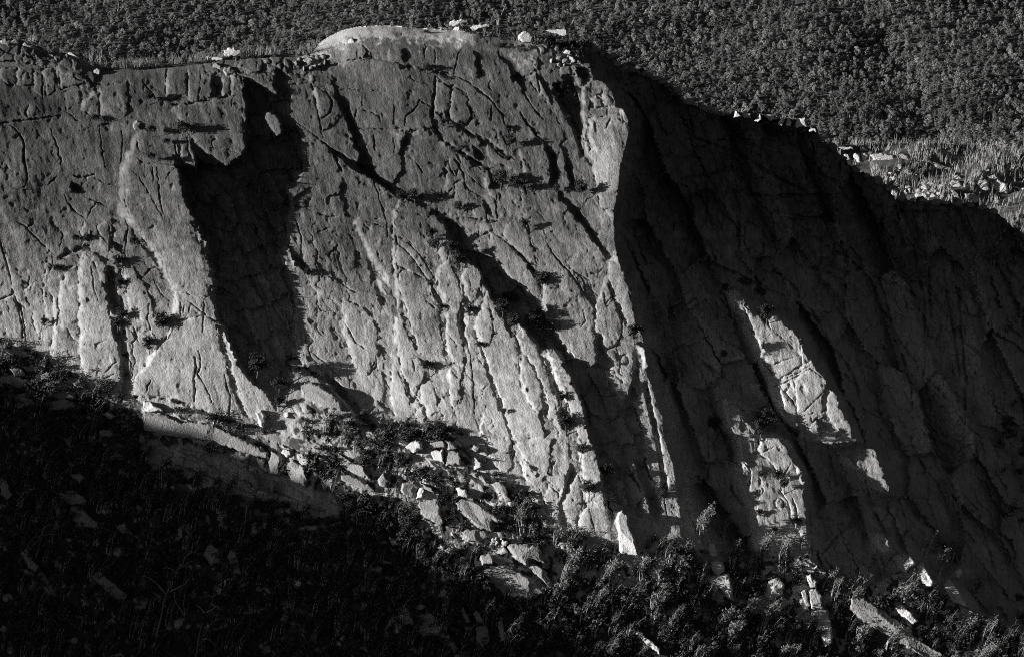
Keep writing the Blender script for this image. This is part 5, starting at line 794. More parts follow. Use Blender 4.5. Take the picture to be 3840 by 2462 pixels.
# rubble below the plateau and at the outcrop
rr = random.Random(8)
def rubble(tile, cx, cy, rx, ry, n, size, label, group, where):
    for _ in range(n):
        x = cx + rr.uniform(-rx, rx); y = cy + rr.uniform(-ry, ry); z = size * rr.uniform(.6, 1.3); a0 = rr.random() * 6.28; k = rr.choice((5, 6, 7)); asp = rr.uniform(.6, 1.5)
        s = ' '.join('%.1f,%.1f' % (x + z * asp * math.cos(a0 + 6.283 * i / k) * rr.uniform(.8, 1.15), y + z * math.sin(a0 + 6.283 * i / k) * rr.uniform(.8, 1.15)) for i in range(k))
        rock('stone', tile, s, 1.6, label, 'stone', group, where, .25 if tile != 'A' and tile != 'B' else .02, M_PALE if tile not in 'AB' else M_ROCK, rnd=4)
rubble('C', 1570, 1230, 120, 35, 26, 19, 'pale stone in the tumbled heap on the plateau edge', 'stones of the plateau heap', 'plateau')
rubble('C', 1740, 1330, 90, 60, 34, 17, 'block of the broken column bank below the plateau heap', 'blocks of the broken bank', 'plateau')
rubble('C', 1560, 1330, 90, 40, 14, 20, 'block of the broken column bank below the plateau heap', 'blocks of the broken bank', 'plateau')
rubble('H', 1080, 745, 70, 40, 22, 17, 'pale loose stone piled above the square white block', 'loose stones above the square block', 'cliff')
rubble('B', 1600, 400, 90, 60, 14, 20, 'jumbled block at the head of the shaded gully', 'jumbled blocks of the gully head', 'cliff')
rubble('A', 2180, 440, 110, 45, 16, 22, 'small rim block left of the dome', 'small rim blocks', 'cliff')
print('rocks', round(time.time() - T0, 1))
# ---------------------------------------------------------------- plants
M_LEAF = plain_mat('leaf_dark', .055, .5, 1.2); M_GUM = plain_mat('leaf_gum', .18, .45, .06); M_PALELEAF = plain_mat('leaf_pale', .26, .4, 1.0)
M_BARK = plain_mat('bark', .16, .3, .5); M_DEAD = plain_mat('bleached_wood', .52, .2, .5); M_WHIP = plain_mat('pale_stem', .45, .3, .5); M_GRASS = plain_mat('dry_scrub', .26, .6, .25)
def tube(path, rad, sides=4):
    path = np.asarray(path, float); rad = np.asarray(rad, float); n = len(path)
    t = np.gradient(path, axis=0); t /= np.linalg.norm(t, axis=1)[:, None] + 1e-9
    ref = np.where(np.abs(t[:, 2:3]) > .9, np.array([[1., 0, 0]]), np.array([[0, 0, 1.]])); a = np.cross(t, ref); a /= np.linalg.norm(a, axis=1)[:, None] + 1e-9; b = np.cross(t, a)
    an = np.arange(sides) * 2 * math.pi / sides
    v = path[:, None, :] + rad[:, None, None] * (np.cos(an)[None, :, None] * a[:, None, :] + np.sin(an)[None, :, None] * b[:, None, :])
    ii = np.arange(n * sides).reshape(n, sides); j = np.roll(ii, -1, axis=1)
    f = np.stack([ii[:-1], j[:-1], j[1:], ii[1:]], -1).reshape(-1, 4)
    return v.reshape(-1, 3), f
def join(parts):
    V = []; F = []; k = 0
    for v, f in parts: V.append(v); F.append(f + k); k += len(v)
    return np.concatenate(V), np.concatenate(F)
def leaves(r, centers, size, flat=.0, elong=1.6, about=None):
    n = len(centers); d = r.standard_normal((n, 3))
    if about is not None:
        o_ = centers - np.array(about); o_ /= np.linalg.norm(o_, axis=1)[:, None] + 1e-9; o_ = o_ + r.standard_normal((n, 3)) * .45; d = np.cross(o_, d)
        d /= np.linalg.norm(d, axis=1)[:, None]; e = np.cross(d, o_); e /= np.linalg.norm(e, axis=1)[:, None]; sz = size * r.uniform(.6, 1.4, n)[:, None]; a = d * sz * elong * .5; b = e * sz * .5
        return np.stack([centers - a, centers - b * .9, centers + a, centers + b * .9], 1).reshape(-1, 3), np.arange(n * 4).reshape(n, 4)
    d = d * 1.0; d /= np.linalg.norm(d, axis=1)[:, None]; e = np.cross(d, r.standard_normal((n, 3))); e /= np.linalg.norm(e, axis=1)[:, None]
    sz = size * r.uniform(.6, 1.4, n)[:, None]; a = d * sz * elong * .5; b = e * sz * .5
    v = np.stack([centers - a, centers - b * .9, centers + a, centers + b * .9], 1).reshape(-1, 3)
    return v, np.arange(n * 4).reshape(n, 4)
def clumps(r, n_clump, per, rx, rz, z0, csize, top_heavy=.5, hollow=.55):
    out = []
    for _ in range(n_clump):
        d = r.standard_normal(3); d /= np.linalg.norm(d); q_ = hollow + (1 - hollow) * r.random()
        c = d * q_ * np.array([rx, rx, rz]); c[2] = c[2] if c[2] > -rz * top_heavy else -c[2] * .6
        cs = csize * r.uniform(.55, 1.25); out.append(c + np.array([0, 0, z0]) + r.standard_normal((per, 3)) * cs * np.array([.55, .55, .42]))
    return np.concatenate(out)
def gum(seed):
    """eucalypt of the far slope: about 10 m wide, 17 m tall"""
    r = np.random.default_rng(seed); H = r.uniform(15, 19); k = r.uniform(.8, 1.15)
    parts_ = []; kk = 0; V_ = []; F_ = []
    for _ in range(int(r.integers(13, 20))):
        d0 = r.standard_normal(3); d0 /= np.linalg.norm(d0); c0 = d0 * r.uniform(.35, 1) * np.array([2.9 * k, 2.9 * k, 4.4]) + np.array([0, 0, H - 5.2]); cs = r.uniform(.7, 1.4)
        q = r.standard_normal((26, 3)); q /= np.linalg.norm(q, axis=1)[:, None]; q = c0 + q * cs * r.uniform(.6, 1.15, (26, 1)) * np.array([1, 1, .85]); v1_, f1_ = leaves(r, q, .62, about=c0 - np.array([0, 0, cs * .2])); V_.append(v1_); F_.append(f1_ + kk); kk += len(v1_)
    cv, cf = np.concatenate(V_), np.concatenate(F_); br = [tube([(0, 0, -1), (r.normal(0, .3), 0, H * .4), (r.normal(0, .8), r.normal(0, .5), H * .75)], [.35, .26, .14])]
    for _ in range(3):
        a = r.uniform(0, 6.28); br.append(tube([(0, 0, H * .45), (math.cos(a) * 1.5, math.sin(a) * 1.5, H * .62), (math.cos(a) * 2.6, math.sin(a) * 2.6, H * .78)], [.16, .11, .06]))
    return (cv, cf), join(br)
def leafy(m, amount):
    n = m.node_tree; b = n.nodes['Principled BSDF']; t = n.nodes.new('ShaderNodeBsdfTranslucent'); x = n.nodes.new('ShaderNodeMixShader'); x.inputs[0].default_value = amount
    n.links.new(b.inputs['Base Color'].links[0].from_socket, t.inputs[0]); n.links.new(b.outputs[0], x.inputs[1]); n.links.new(t.outputs[0], x.inputs[2]); n.links.new(x.outputs[0], n.nodes['Material Output'].inputs[0])
M_GUM2 = plain_mat('leaf_gum_pale', .26, .45, .06); leafy(M_GUM, .4); leafy(M_GUM2, .4); leafy(M_PALELEAF, .35)
GUMS = [gum(100 + i) for i in range(8)]
GM = []
for i, (c, t) in enumerate(GUMS):
    GM.append((mesh_np('crown', *c), mesh_np('trunk', *t)))
    GM[-1][0].materials.append(M_GUM if i % 4 else M_GUM2); GM[-1][1].materials.append(M_BARK)
fr = np.random.default_rng(77)
def thing(name, loc, label, cat, group=None, rz=0.0, sc=1.0):
    o = bpy.data.objects.new(name, None); COL.objects.link(o); o.location = [float(a) for a in loc]; o.rotation_euler = (0, 0, float(rz)); o.scale = (float(sc),) * 3 if not isinstance(sc, tuple) else sc
    o.empty_display_size = .1
    return tag(o, label, cat, group)
gu_ = np.arange(-700, 3000, 10.0); hz_ = np.where(gu_ < 1860, np.interp(gu_, SKY[:, 0], SKY[:, 1]), np.interp(gu_, PLT[:, 0], PLT[:, 1])); hz_ = np.array([hz_[max(0, i - 28):i + 29].max() for i in range(len(gu_))]) + 14
pos = []
v_ = 470.0
while v_ > -60:
    for u_ in np.arange(-420, 2760, 12.0):
        u1 = u_ + fr.uniform(-7, 7); v1 = v_ + fr.uniform(-4, 4)
        if v1 - 42 < np.interp(u1, gu_, hz_): pos.append((u1, v1))
    v_ -= 7.8
pos = np.array(pos)
near_c = np.array([np.interp(u, SKY[:, 0], SKY[:, 1]) if u < 1900 else np.interp(u, PLT[:, 0], PLT[:, 1]) for u in pos[:, 0]]) - pos[:, 1]
infr = (pos[:, 0] > 15) & (pos[:, 0] < 2385) & (pos[:, 1] > 60)
order = np.argsort(-(pos[:, 1] - 1e4 * ~infr - 1e4 * (near_c < 8)))
n_ind = 0; FM = []; FV = []; FF = []; fk = 0
for rank, i in enumerate(order):
    u1, v1 = pos[i]; loc = world(u1, v1, float(fd(u1, v1))); sc = fr.uniform(.5, 1.12) * (1.15 if fr.random() < .12 else 1); rz = fr.uniform(0, 6.28); k = int(fr.integers(len(GUMS)))
    if rank < 300:
        o = thing('gum_tree', loc, 'grey-green gum tree of the dense forest on the mountainside behind the cliff', 'tree', 'gum trees on the mountainside', rz, sc)
        for m_, nm in zip(GM[k], ('crown', 'trunk')):
            c = bpy.data.objects.new(nm, m_); COL.objects.link(c); c.parent = o
    else:
        (cv, cf), _t = GUMS[k]; c, s = math.cos(rz), math.sin(rz)
        w_ = np.stack([cv[:, 0] * c - cv[:, 1] * s, cv[:, 0] * s + cv[:, 1] * c, cv[:, 2]], -1) * sc + loc
        FV.append(w_); FF.append(cf + fk); fk += len(w_); FM.append(np.full(len(cf), 0 if k % 4 else 1, np.int32))
fm_ = mesh_np('forest', np.concatenate(FV), np.concatenate(FF)); fm_.materials.append(M_GUM); fm_.materials.append(M_GUM2); fm_.polygons.foreach_set('material_index', np.concatenate(FM))
tag(link('forest', fm_), 'dense eucalypt forest covering the upper mountainside', 'forest', kind='stuff')
print('forest', len(pos), fk // 4, round(time.time() - T0, 1))
# bleached dead trunks among the forest
def dead_tree(r, H, spread=.5, lean=0.0, n_br=7, rad=.16):
    p = [np.array([0, 0, -.5])]; d = np.array([lean, 0, 1.0])
    for k in range(6):
        d = d + np.array([r.normal(0, .12), r.normal(0, .1), 0]); p.append(p[-1] + d / np.linalg.norm(d) * H / 6)
    p = np.array(p); out = [tube(p, np.linspace(rad, rad * .35, 7))]
    for _ in range(n_br):
        i = int(r.integers(2, 7)); a = r.uniform(0, 6.28); b0 = p[i]; L = H * spread * r.uniform(.35, .9) * (1.1 - i * .09); up = r.uniform(.5, 1.2)
        dd = np.array([math.cos(a), math.sin(a) * .7, up]); dd /= np.linalg.norm(dd); q1 = b0 + dd * L * .5; dd2 = dd + np.array([lean * .5 + r.normal(0, .25), r.normal(0, .25), .35]); dd2 /= np.linalg.norm(dd2)
        q2 = q1 + dd2 * L * .5; out.append(tube([b0, q1, q2], [rad * .5, rad * .35, rad * .15]))
        for _k in range(2):
            d3 = dd2 + r.normal(0, .5, 3); d3 /= np.linalg.norm(d3); q0 = q1 + (q2 - q1) * r.random(); out.append(tube([q0, q0 + d3 * L * .3], [rad * .25, rad * .1]))
    return join(out)
DT = []
for i in range(6):
    m_ = mesh_np('dead_tree', *dead_tree(np.random.default_rng(300 + i), 15, .35, fr.normal(0, .12), 6, .24)); m_.materials.append(M_DEAD); DT.append(m_)
for tl, x, y, lab in [('A', 825, 115, 'taller white dead trunk in the forest above the left crest'), ('A', 220, 90, 0), ('A', 90, 40, 0), ('A', 1435, 90, 0), ('A', 1120, 60, 0), ('A', 1155, 285, 0), ('A', 1940, 320, 0), ('B', 580, 45, 0), ('B', 1480, 190, 0), ('B', 1105, 160, 'forked white snag standing right of the crest boulders'), ('B', 2110, 130, 0), ('B', 1690, 40, 0), ('B', 1380, 75, 0), ('B', 2100, 440, 'dead tree with many pale branches behind the descending crest'), ('B', 2350, 620, 0), ('B', 1240, 120, 0),
                         ('C', 105, 85, 0), ('C', 580, 110, 0), ('C', 520, 100, 0), ('C', 858, 65, 0), ('C', 425, 60, 0), ('C', 1480, 100, 'long thin dead trunk leaning at the top of the right forest'), ('C', 1120, 345, 0), ('C', 1550, 700, 'straight white pole of a dead tree low on the right slope'), ('C', 1190, 460, 0), ('C', 1345, 50, 0), ('C', 2170, 700, 'large dead tree with spreading pale branches on the right slope'), ('C', 2310, 680, 0), ('C', 8, 240, 0), ('C', 900, 640, 0), ('C', 410, 690, 0), ('C', 160, 690, 0), ('C', 1180, 850, 0), ('C', 1365, 520, 0), ('C', 970, 420, 0), ('C', 1700, 540, 0), ('C', 1290, 130, 0), ('C', 690, 250, 0), ('C', 2080, 300, 0)]:
    q = pt(tl, f'{x},{y}')[0]; o = link('dead_tree', DT[int(fr.integers(6))]); d = float(fd(q[0], q[1] + 6)) - 4
    o.location = world(q[0], q[1] + 6, d).tolist(); o.rotation_euler = (0, 0, fr.uniform(0, 6)); k = fr.uniform(.75, 1.1) * (1.3 if lab else 1); o.scale = (k, k, k)
    tag(o, lab or 'thin white dead trunk standing among the forest trees on the mountainside', 'dead tree', 'dead trunks in the forest')
# ---- shrubs, whippy regrowth, ledge trees, bleached saplings
def shrub(seed, W=2.2, H=2.6, n=14, leaf=.36, per=22):
    r = np.random.default_rng(seed); c = clumps(r, n, per, W, H * .6, H * .55, .75, .5, .35); st = []
    for _ in range(5):
        a = r.uniform(0, 6.28); st.append(tube([(0, 0, -.6), (math.cos(a) * W * .35, math.sin(a) * W * .35, H * .45), (math.cos(a) * W * .7 + .3, math.sin(a) * W * .7, H * r.uniform(.75, 1.15))], [.07, .05, .02]))
    return leaves(r, c, leaf), join(st)
def whips(seed, H=6.0, n=9):
    """burnt mallee: thin pale stems leaning away from the light with tufts of leaves"""
    r = np.random.default_rng(seed); st = []; lc = []
    for _ in range(n):
        a = r.uniform(0, 6.28); h = H * r.uniform(.5, 1.1); lx = r.uniform(.05, .55) * h; ly = r.normal(0, .15) * h; b0 = np.array([math.cos(a) * .9, math.sin(a) * .7, -.6])
        p = np.array([b0, b0 + [lx * .12, ly * .2, h * .4], b0 + [lx * .42, ly * .6, h * .75], b0 + [lx, ly, h]]); st.append(tube(p, [.12, .095, .07, .03], 3))
        for k in range(4):
            t = r.uniform(.35, 1.0); i = min(int(t * 3), 2); q = p[i] + (p[i + 1] - p[i]) * (t * 3 - i); e = q + np.array([r.uniform(.1, .9), r.normal(0, .4), r.uniform(.2, 1.0)]); st.append(tube([q, e], [.035, .015], 3))
            lc.append(e + r.standard_normal((7, 3)) * np.array([.35, .3, .35]))
    base = clumps(r, 4, 12, 1.4, .8, .7, .5); lc.append(base)
    return leaves(r, np.concatenate(lc), .30, elong=2.2), join(st)
def ledge_tree(seed, H=8.0):
    r = np.random.default_rng(seed); c = clumps(r, 30, 44, H * .34, H * .36, H * .6, H * .11, .9, .3); st = [tube([(0, 0, -.6), (.2, -.2, H * .3), (.1, -.3, H * .7)], [.2, .15, .07], 5)]
    for _ in range(7):
        a = r.uniform(0, 6.28); st.append(tube([(.1, -.2, H * r.uniform(.25, .5)), (math.cos(a) * H * .18, math.sin(a) * H * .18, H * .55), (math.cos(a) * H * .32, math.sin(a) * H * .32, H * r.uniform(.6, .85))], [.09, .06, .02]))
    return leaves(r, c, .36), join(st)
def sapling(seed, H=5.0, n=9):
    r = np.random.default_rng(seed); st = []
    for _ in range(n):
        a = r.uniform(0, 6.28); h = H * r.uniform(.5, 1.1); dx = math.cos(a) * .35 + r.normal(0, .15); p0 = np.array([r.normal(0, .3), r.normal(0, .3), -.4]); p1 = p0 + [dx * h * .5, math.sin(a) * .15 * h, h * .5]; p2 = p1 + [dx * h * .3, 0, h * .5]
        st.append(tube([p0, p1, p2], [.07, .05, .02], 3))
        for _k in range(5):
            q = p1 + (p2 - p1) * r.uniform(-.6, .9); st.append(tube([q, q + np.array([r.normal(0, .5), r.normal(0, .3), r.uniform(.3, 1.0)])], [.035, .012], 3))
    return join(st)
def two(name_l, name_s, data, ml, ms):
    a = mesh_np(name_l, *data[0]); a.materials.append(ml); b = mesh_np(name_s, *data[1]); b.materials.append(ms); return ((a, name_l), (b, name_s))
SH = [two('foliage', 'stems', shrub(500 + i, *(2.2, 2.6) if i % 2 else (2.7, 2.1)), M_LEAF, M_BARK) for i in range(6)]
WH = [two('foliage', 'stems', whips(520 + i, 5.5 + i * .4, 11 + i % 3), M_PALELEAF, M_WHIP) for i in range(6)]
LT = [two('crown', 'trunk', ledge_tree(540 + i, 7.5), M_LEAF, M_BARK) for i in range(4)]
SP = []
for i in range(5):
    m_ = mesh_np('dead_sapling', *sapling(560 + i)); m_.materials.append(M_DEAD); SP.append(m_)
def plant(kind, name, u, v, sc, label, cat, group=None, d=None, sink=.3, out=.5, flat=1.0):
    if d is None: d = -float(P_at(u, v)) - out
    lean = fr.normal(0, .08)
    o = thing(name, world(u, v, d) - np.array([0, 0, sink]), label, cat, group, 0, (sc, sc * flat, sc)); o.rotation_euler = (fr.normal(0, .05), lean, 0)
    for m_, nm in kind[int(fr.integers(len(kind)))]:
        c = bpy.data.objects.new(nm, m_); COL.objects.link(c); c.parent = o
    return o
TREES = [('A', 1275, 930, .95, 'dark leafy tree growing on the leaning buttress top and shading the wall'), ('A', 1070, 930, .6, 'small dark tree left of the leafy buttress tree'), ('A', 1060, 1120, .6, 'bush in the hollow of the leaning buttress top'), ('A', 1050, 700, .6, 'thin bush hanging in the corner left of the square rim blocks'), ('A', 680, 850, .6, 'dark bush on the crack under the left rim'), ('A', 1180, 1010, .5, 'dark spreading bush below the leafy buttress tree'),
  ('B', 600, 490, .5, 'dark bush on the ledge below the square shadowed block'), ('B', 1570, 660, .8, 'dark tree filling the shaded gully near the pale tower'), ('B', 1200, 1020, .75, 'dark bush in the middle of the long slanting groove'), ('B', 1120, 1290, 1.0, 'wide dark thicket on the diagonal ledge'), ('B', 1240, 1330, .8, 'right half of the dark thicket on the diagonal ledge'), ('B', 1700, 1360, .9, 'bush at the foot of the shaded gully beside the pale tower'), ('B', 1520, 1340, .5, 'small bush in the gully left of the pale tower foot'), ('B', 1170, 910, .4, 'little round bush at the top of the slanting groove'), ('B', 830, 1470, .6, 'bush on the lower end of the diagonal ledge'), ('B', 520, 1400, .8, 'dark bush on the ledge above the great flake'), ('B', 420, 1400, .6, 'bush at the very top of the great flake'), ('B', 720, 880, .5, 'bush in the forked crack above the ledge'),
  ('E', 1410, 470, .95, 'bushy tree whose shadow crosses the smooth slab'), ('E', 1200, 590, .9, 'upper dark tree in the great diagonal cleft'), ('E', 1130, 660, .9, 'middle dark tree of the great diagonal cleft'), ('E', 1210, 760, .9, 'dark tree at the narrowing of the diagonal cleft'), ('E', 1370, 750, 1.0, 'dark tree against the smooth slab in the diagonal cleft'), ('E', 1420, 800, 1.0, 'lowest dark tree of the diagonal cleft'), ('E', 640, 130, .7, 'dark bush left of the small rounded flake'), ('E', 650, 200, .6, 'second bush below the one left of the small flake'), ('E', 780, 240, .8, 'dark tree at the tip of the tall narrow flake'), ('E', 820, 330, .8, 'dark tree wedged between two pointed flakes'), ('E', 900, 670, .7, 'round bush in the hole below the diamond flake'), ('E', 630, 470, .45, 'tiny bush on the great flake crack'), ('E', 705, 640, .5, 'tiny bush right of the central flake'), ('E', 980, 900, .5, 'tiny bush in the long straight crack'), ('E', 610, 1060, .8, 'dark tree at the base of the central flakes'), ('E', 1540, 1280, .7, 'dark bush in the cleft left of the pale pillar'), ('E', 1580, 1460, 1.0, 'bush tree under the pale pillar'), ('E', 2060, 830, .9, 'leafy tree growing on the sharp sunlit arete'), ('E', 1300, 60, .6, 'bush on the upper slab groove'), ('E', 1145, 1360, .35, 'tiny plant low in the long straight crack'),
  ('D', 830, 330, .8, 'dark thicket at the top of the narrow left chimney'), ('D', 850, 480, .7, 'dark bush in the narrow left chimney'), ('D', 870, 700, .8, 'tree in the middle of the narrow left chimney'), ('D', 830, 760, .7, 'lower bush in the narrow left chimney'), ('D', 610, 150, .5, 'bush above the bright finger of rock'), ('D', 540, 150, .5, 'dark bush on the left end of the upper left ledge'), ('D', 400, 370, .6, 'bush behind the pale left columns'), ('D', 310, 740, .5, 'small tree at the foot of the left columns'), ('D', 1150, 770, 1.1, 'leafy tree on the shoulder left of the great lower slab'), ('D', 1050, 900, .8, 'bush on the left edge of the great lower slab'), ('D', 1800, 1080, 1.3, 'leaning pale-leaved tree at the foot of the great chimney'), ('D', 1960, 1200, .9, 'feathery tree lower in the great chimney'), ('D', 2170, 390, .5, 'bush under the dark flake right of the chimney'), ('D', 950, 170, .5, 'dark bush left of the leaning buttress'), ('D', 1960, 1310, .7, 'small tree hiding the chimney foot'),
  ('F', 440, 480, .9, 'backlit tree crowning the long sunlit rib'), ('F', 540, 540, .7, 'bush on the sunlit rib right of the crowning tree'), ('F', 590, 690, .9, 'dark bush on the sunlit rib'), ('F', 300, 500, .5, 'shaded bush left of the sunlit rib'), ('F', 600, 1440, 1.1, 'sunlit tree between the two lower ribs'), ('F', 220, 1470, .8, 'narrow sunlit tree left of the lower rib'), ('F', 290, 970, .5, 'sparsely lit bush alone on the shaded wall'), ('F', 545, 1500, .9, 'leafy bush beside the tree between the ribs'),
  ('H', 1875, 260, .8, 'narrow tree in the shade left of the lit strip'), ('H', 1690, 100, .6, 'dark bush on the pale pillar'), ('H', 1740, 390, .9, 'tree shading the lower pale pillar'), ('H', 2270, 350, .5, 'dark bush on the lit strip of the arete'), ('H', 2260, 410, .5, 'lower of two bushes on the lit arete strip'),
  ('I', 670, 280, .6, 'bush in the forked crack of the lower rib'), ('I', 715, 350, .7, 'dark bush below the forked crack'), ('I', 800, 610, .6, 'bush at the lower crack of the rib'), ('I', 560, 270, .45, 'tiny bush on the left crack of the lower rib'), ('I', 550, 540, .45, 'tiny bush on the left border of the lower rib'), ('I', 520, 1120, 1.1, 'round grey bush between the pinnacles'), ('I', 1115, 1260, 1.1, 'tall pale bush right of the jointed pinnacle'), ('I', 650, 660, .4, 'tiny bush low on the lower rib')]
for tl, x, y, sc, lab in TREES:
    q = pt(tl, f'{x},{y}')[0]; vb = q[1] + 16 * sc; pm = max(float(P_at(q[0] + a_, vb - b_ * sc)) for a_ in (-8, 0, 8) for b_ in (0, 15, 30, 42)); plant(LT, 'small_tree', q[0], vb, sc * 1.22, lab, 'tree', None, d=-min(pm, float(P_at(q[0], vb)) + 4) - .2, flat=.6)
# bushes strung along the ledges
n_led = 0
for tl, s, n in LEDGE:
    p = pt(tl, s)
    for k in range(n):
        t = fr.random() * (len(p) - 1); i = int(t); q = p[i] + (p[i + 1] - p[i]) * (t - i) + fr.normal(0, 3.5, 2)
        rim_ = q[1] < np.interp(q[0], SKY[:, 0], SKY[:, 1]) + 3
        if rim_: q[1] = np.interp(q[0], SKY[:, 0], SKY[:, 1]) + 4
        plant(SH, 'shrub', q[0], q[1] + 4, fr.uniform(.4, .85) * (.5 if tl == 'E' and n == 14 and s.startswith('2140') else 1), 'low dark shrub rooted along a ledge or joint of the cliff', 'shrub', 'shrubs along the cliff ledges', out=-.35, flat=.4); n_led += 1
# talus scrub: individuals first, the rest one mass
bare = OUTLINES + [pt('G', '1000,40 1400,60 1900,240 2400,430 2400,540 1900,400 1500,270 1200,170 1000,110')]
bx = [(p[:, 0].min(), p[:, 0].max(), p[:, 1].min(), p[:, 1].max()) for p in bare]
def in_poly(p, x, y):
    r = False
    for k in range(len(p)):
        xa, ya = p[k]; xb, yb = p[k - 1]
        if (ya > y) != (yb > y) and x < (xb - xa) * (y - ya) / (yb - ya) + xa: r = not r
    return r
shade_line = lambda u: np.interp(u, EDGE_UV[:, 0], EDGE_UV[:, 1])
cand = []
tries = 0
while len(cand) < 2900 and tries < 90000:
    tries += 1; u1 = fr.uniform(-60, 2460); v1 = fr.uniform(790, 1600); f = np.interp(u1, FOOT[:, 0], FOOT[:, 1])
    if u1 > 1640: f = max(f, np.interp(u1, [1600, 1680, 1780, 1900, 2000, 2130, 2250, 2402, 2460], [1290, 1330, 1310, 1330, 1400, 1390, 1450, 1500, 1560]))
    if v1 < f + 2: continue
    lit_z = v1 < shade_line(u1) or u1 > 1420
    dens = .62 if lit_z else .95
    if u1 > 1320: dens = .9
    if 300 < u1 < 760 and v1 < shade_line(u1) + 30: dens = .22
    if fr.random() > dens or any(a - 3 < u1 < b_ + 3 and c_ < v1 < d_ + (46 if lit_z else 8) and (in_poly(p, u1, v1 - 2) or in_poly(p, u1, v1 - 13) or in_poly(p, u1 - 5, v1 - 22) or (lit_z and (in_poly(p, u1 + 4, v1 - 32) or in_poly(p, u1 - 2, v1 - 44) or in_poly(p, u1 + 8, v1 - 10)))) for p, (a, b_, c_, d_) in zip(bare, bx)): continue
    cand.append((u1, v1, lit_z))
for u1, v1 in zip(fr.uniform(2300, 2460, 70), fr.uniform(560, 1450, 70)):
    if u1 > 2440 - 130 * abs(math.sin(v1 / 140.0)): cand.append((u1, v1, False))
cand.sort(key=lambda c: (not c[2], -c[1]))
SVL = []; SFL = []; k0 = 0; SVS = []; SFS = []; k1 = 0
for n_, (u1, v1, lz) in enumerate(cand):
    whip = fr.random() < (.62 if u1 > 1320 else .3); kind = WH if whip else SH; sc = fr.uniform(.45, 1.25) * (1.25 if fr.random() < .15 else 1) * (1.2 if u1 > 1320 else 1.05 if lz else 1.2) * (.8 if whip else 1.0)
    if n_ < 180 and -5 < u1 < 2405 and v1 < 1560:
        if whip: plant(kind, 'regrowth_shrub', u1, v1, sc, 'spindly shrub of pale leaning stems on the bouldery slope under the cliff', 'shrub', 'spindly shrubs under the cliff', out=.2)
        else: plant(kind, 'shrub', u1, v1, sc, 'rounded dark leafy shrub on the bouldery slope under the cliff', 'shrub', 'leafy shrubs under the cliff', out=.2)
    else:
        i = int(fr.integers(6)); pass
        src = (SH if not whip else WH)[i]; loc = world(u1, v1, -float(P_at(u1, v1)) - .2) - np.array([0, 0, .3]); rz = fr.uniform(0, 6.28); c, s = math.cos(rz), math.sin(rz)
        for m_, nm in src:
            nv = len(m_.vertices); a = np.empty(nv * 3, np.float32); m_.vertices.foreach_get('co', a); a = a.reshape(-1, 3); np_ = len(m_.polygons); fi = np.empty(np_ * 4, np.int32); m_.loops.foreach_get('vertex_index', fi)
            if not whip: a = np.stack([a[:, 0] * c - a[:, 1] * s, a[:, 0] * s + a[:, 1] * c, a[:, 2]], -1)
            a = a * sc + loc
            if nm == 'foliage': SVL.append(a); SFL.append(fi.reshape(-1, 4) + k0); k0 += nv
            else: SVS.append(a); SFS.append(fi.reshape(-1, 4) + k1); k1 += nv
me = mesh_np('scrub', np.concatenate([np.concatenate(SVL), np.concatenate(SVS)]), np.concatenate([np.concatenate(SFL), np.concatenate(SFS) + k0]))
me.materials.append(M_LEAF); me.materials.append(M_WHIP)
mi = np.zeros(len(me.polygons), np.int32); mi[sum(len(f) for f in SFL):] = 1; me.polygons.foreach_set('material_index', mi)
tag(link('scrub', me), 'dense dark scrub covering the slope below the cliff', 'scrub', kind='stuff')
# tall feathery regrowth standing over the slope at the foot of the shaded wall
for tl, pts_ in (('I', '120,660 275,680 345,860 560,800 700,860 1000,1040 1060,1110 1190,1150 1700,800 1770,780 1870,840 1800,930 2050,1070 1560,1110 1770,1260 1250,1450 60,1240 250,1370 340,1430 480,1230 550,1320 640,1380 740,1400 1450,1460 1980,1400 2120,1420'), ('H', '1260,640 1330,680 1600,960 1700,900 1860,1010 2100,960 2250,1010 2310,840 2380,900 1960,1190 1560,1020 2060,1140 2200,1240 1800,1180 1500,1140')):
    for w_ in pts_.split():
        q = pt(tl, w_)[0]; plant(WH, 'regrowth_shrub', q[0], q[1] + 6, fr.uniform(1.15, 1.75), 'tall feathery shrub of pale stems catching the sun at the foot of the shaded wall', 'shrub', 'tall feathery shrubs', out=.6)
# bleached saplings and dry scrub on the crest and plateau
for tl, x, y, sc, lab in [('A', 215, 300, .95, 'bushy clump of bleached dead saplings on the far left crest'), ('A', 320, 370, .9, 'second clump of bleached saplings right of the first'), ('A', 430, 375, 1.0, 'thin pair of bleached saplings on the left crest'), ('A', 640, 420, 1.25, 'largest fan of bleached saplings on the left crest'), ('A', 700, 420, 1.0, 'bleached saplings leaning beside the largest fan'), ('A', 1950, 370, .9, 'single bare sapling behind the rim left of the dome'), ('A', 240, 290, .8, 'small bleached sapling at the left skyline block'), ('B', 490, 195, .8, 'pale bent dead branch on the top of the dome'), ('B', 1100, 170, .9, 'forked dead sapling above the crest boulders'), ('B', 1720, 270, .9, 'bleached sapling spray at the right end of the crest'), ('A', 30, 275, .6, 'short dry twigs on the far left skyline block'), ('A', 730, 530, .8, 'grey twigs beside the pale rim boulder'), ('C', 2170, 1100, 1.2, 'dark bare tree standing in the plateau scrub')]:
    q = pt(tl, f'{x},{y}')[0]; o = link('dead_sapling', SP[int(fr.integers(5))]); vs_q = np.interp(q[0], SKY[:, 0], SKY[:, 1])
    d = plateau_d(*q) if tl == 'C' else -float(P_at(q[0], vs_q + 5)) + 1.5
    o.location = (world(q[0], q[1] + 4, float(d))).tolist(); o.scale = (sc,) * 3; o.rotation_euler = (0, 0, fr.uniform(0, 6)); tag(o, lab, 'dead sapling')
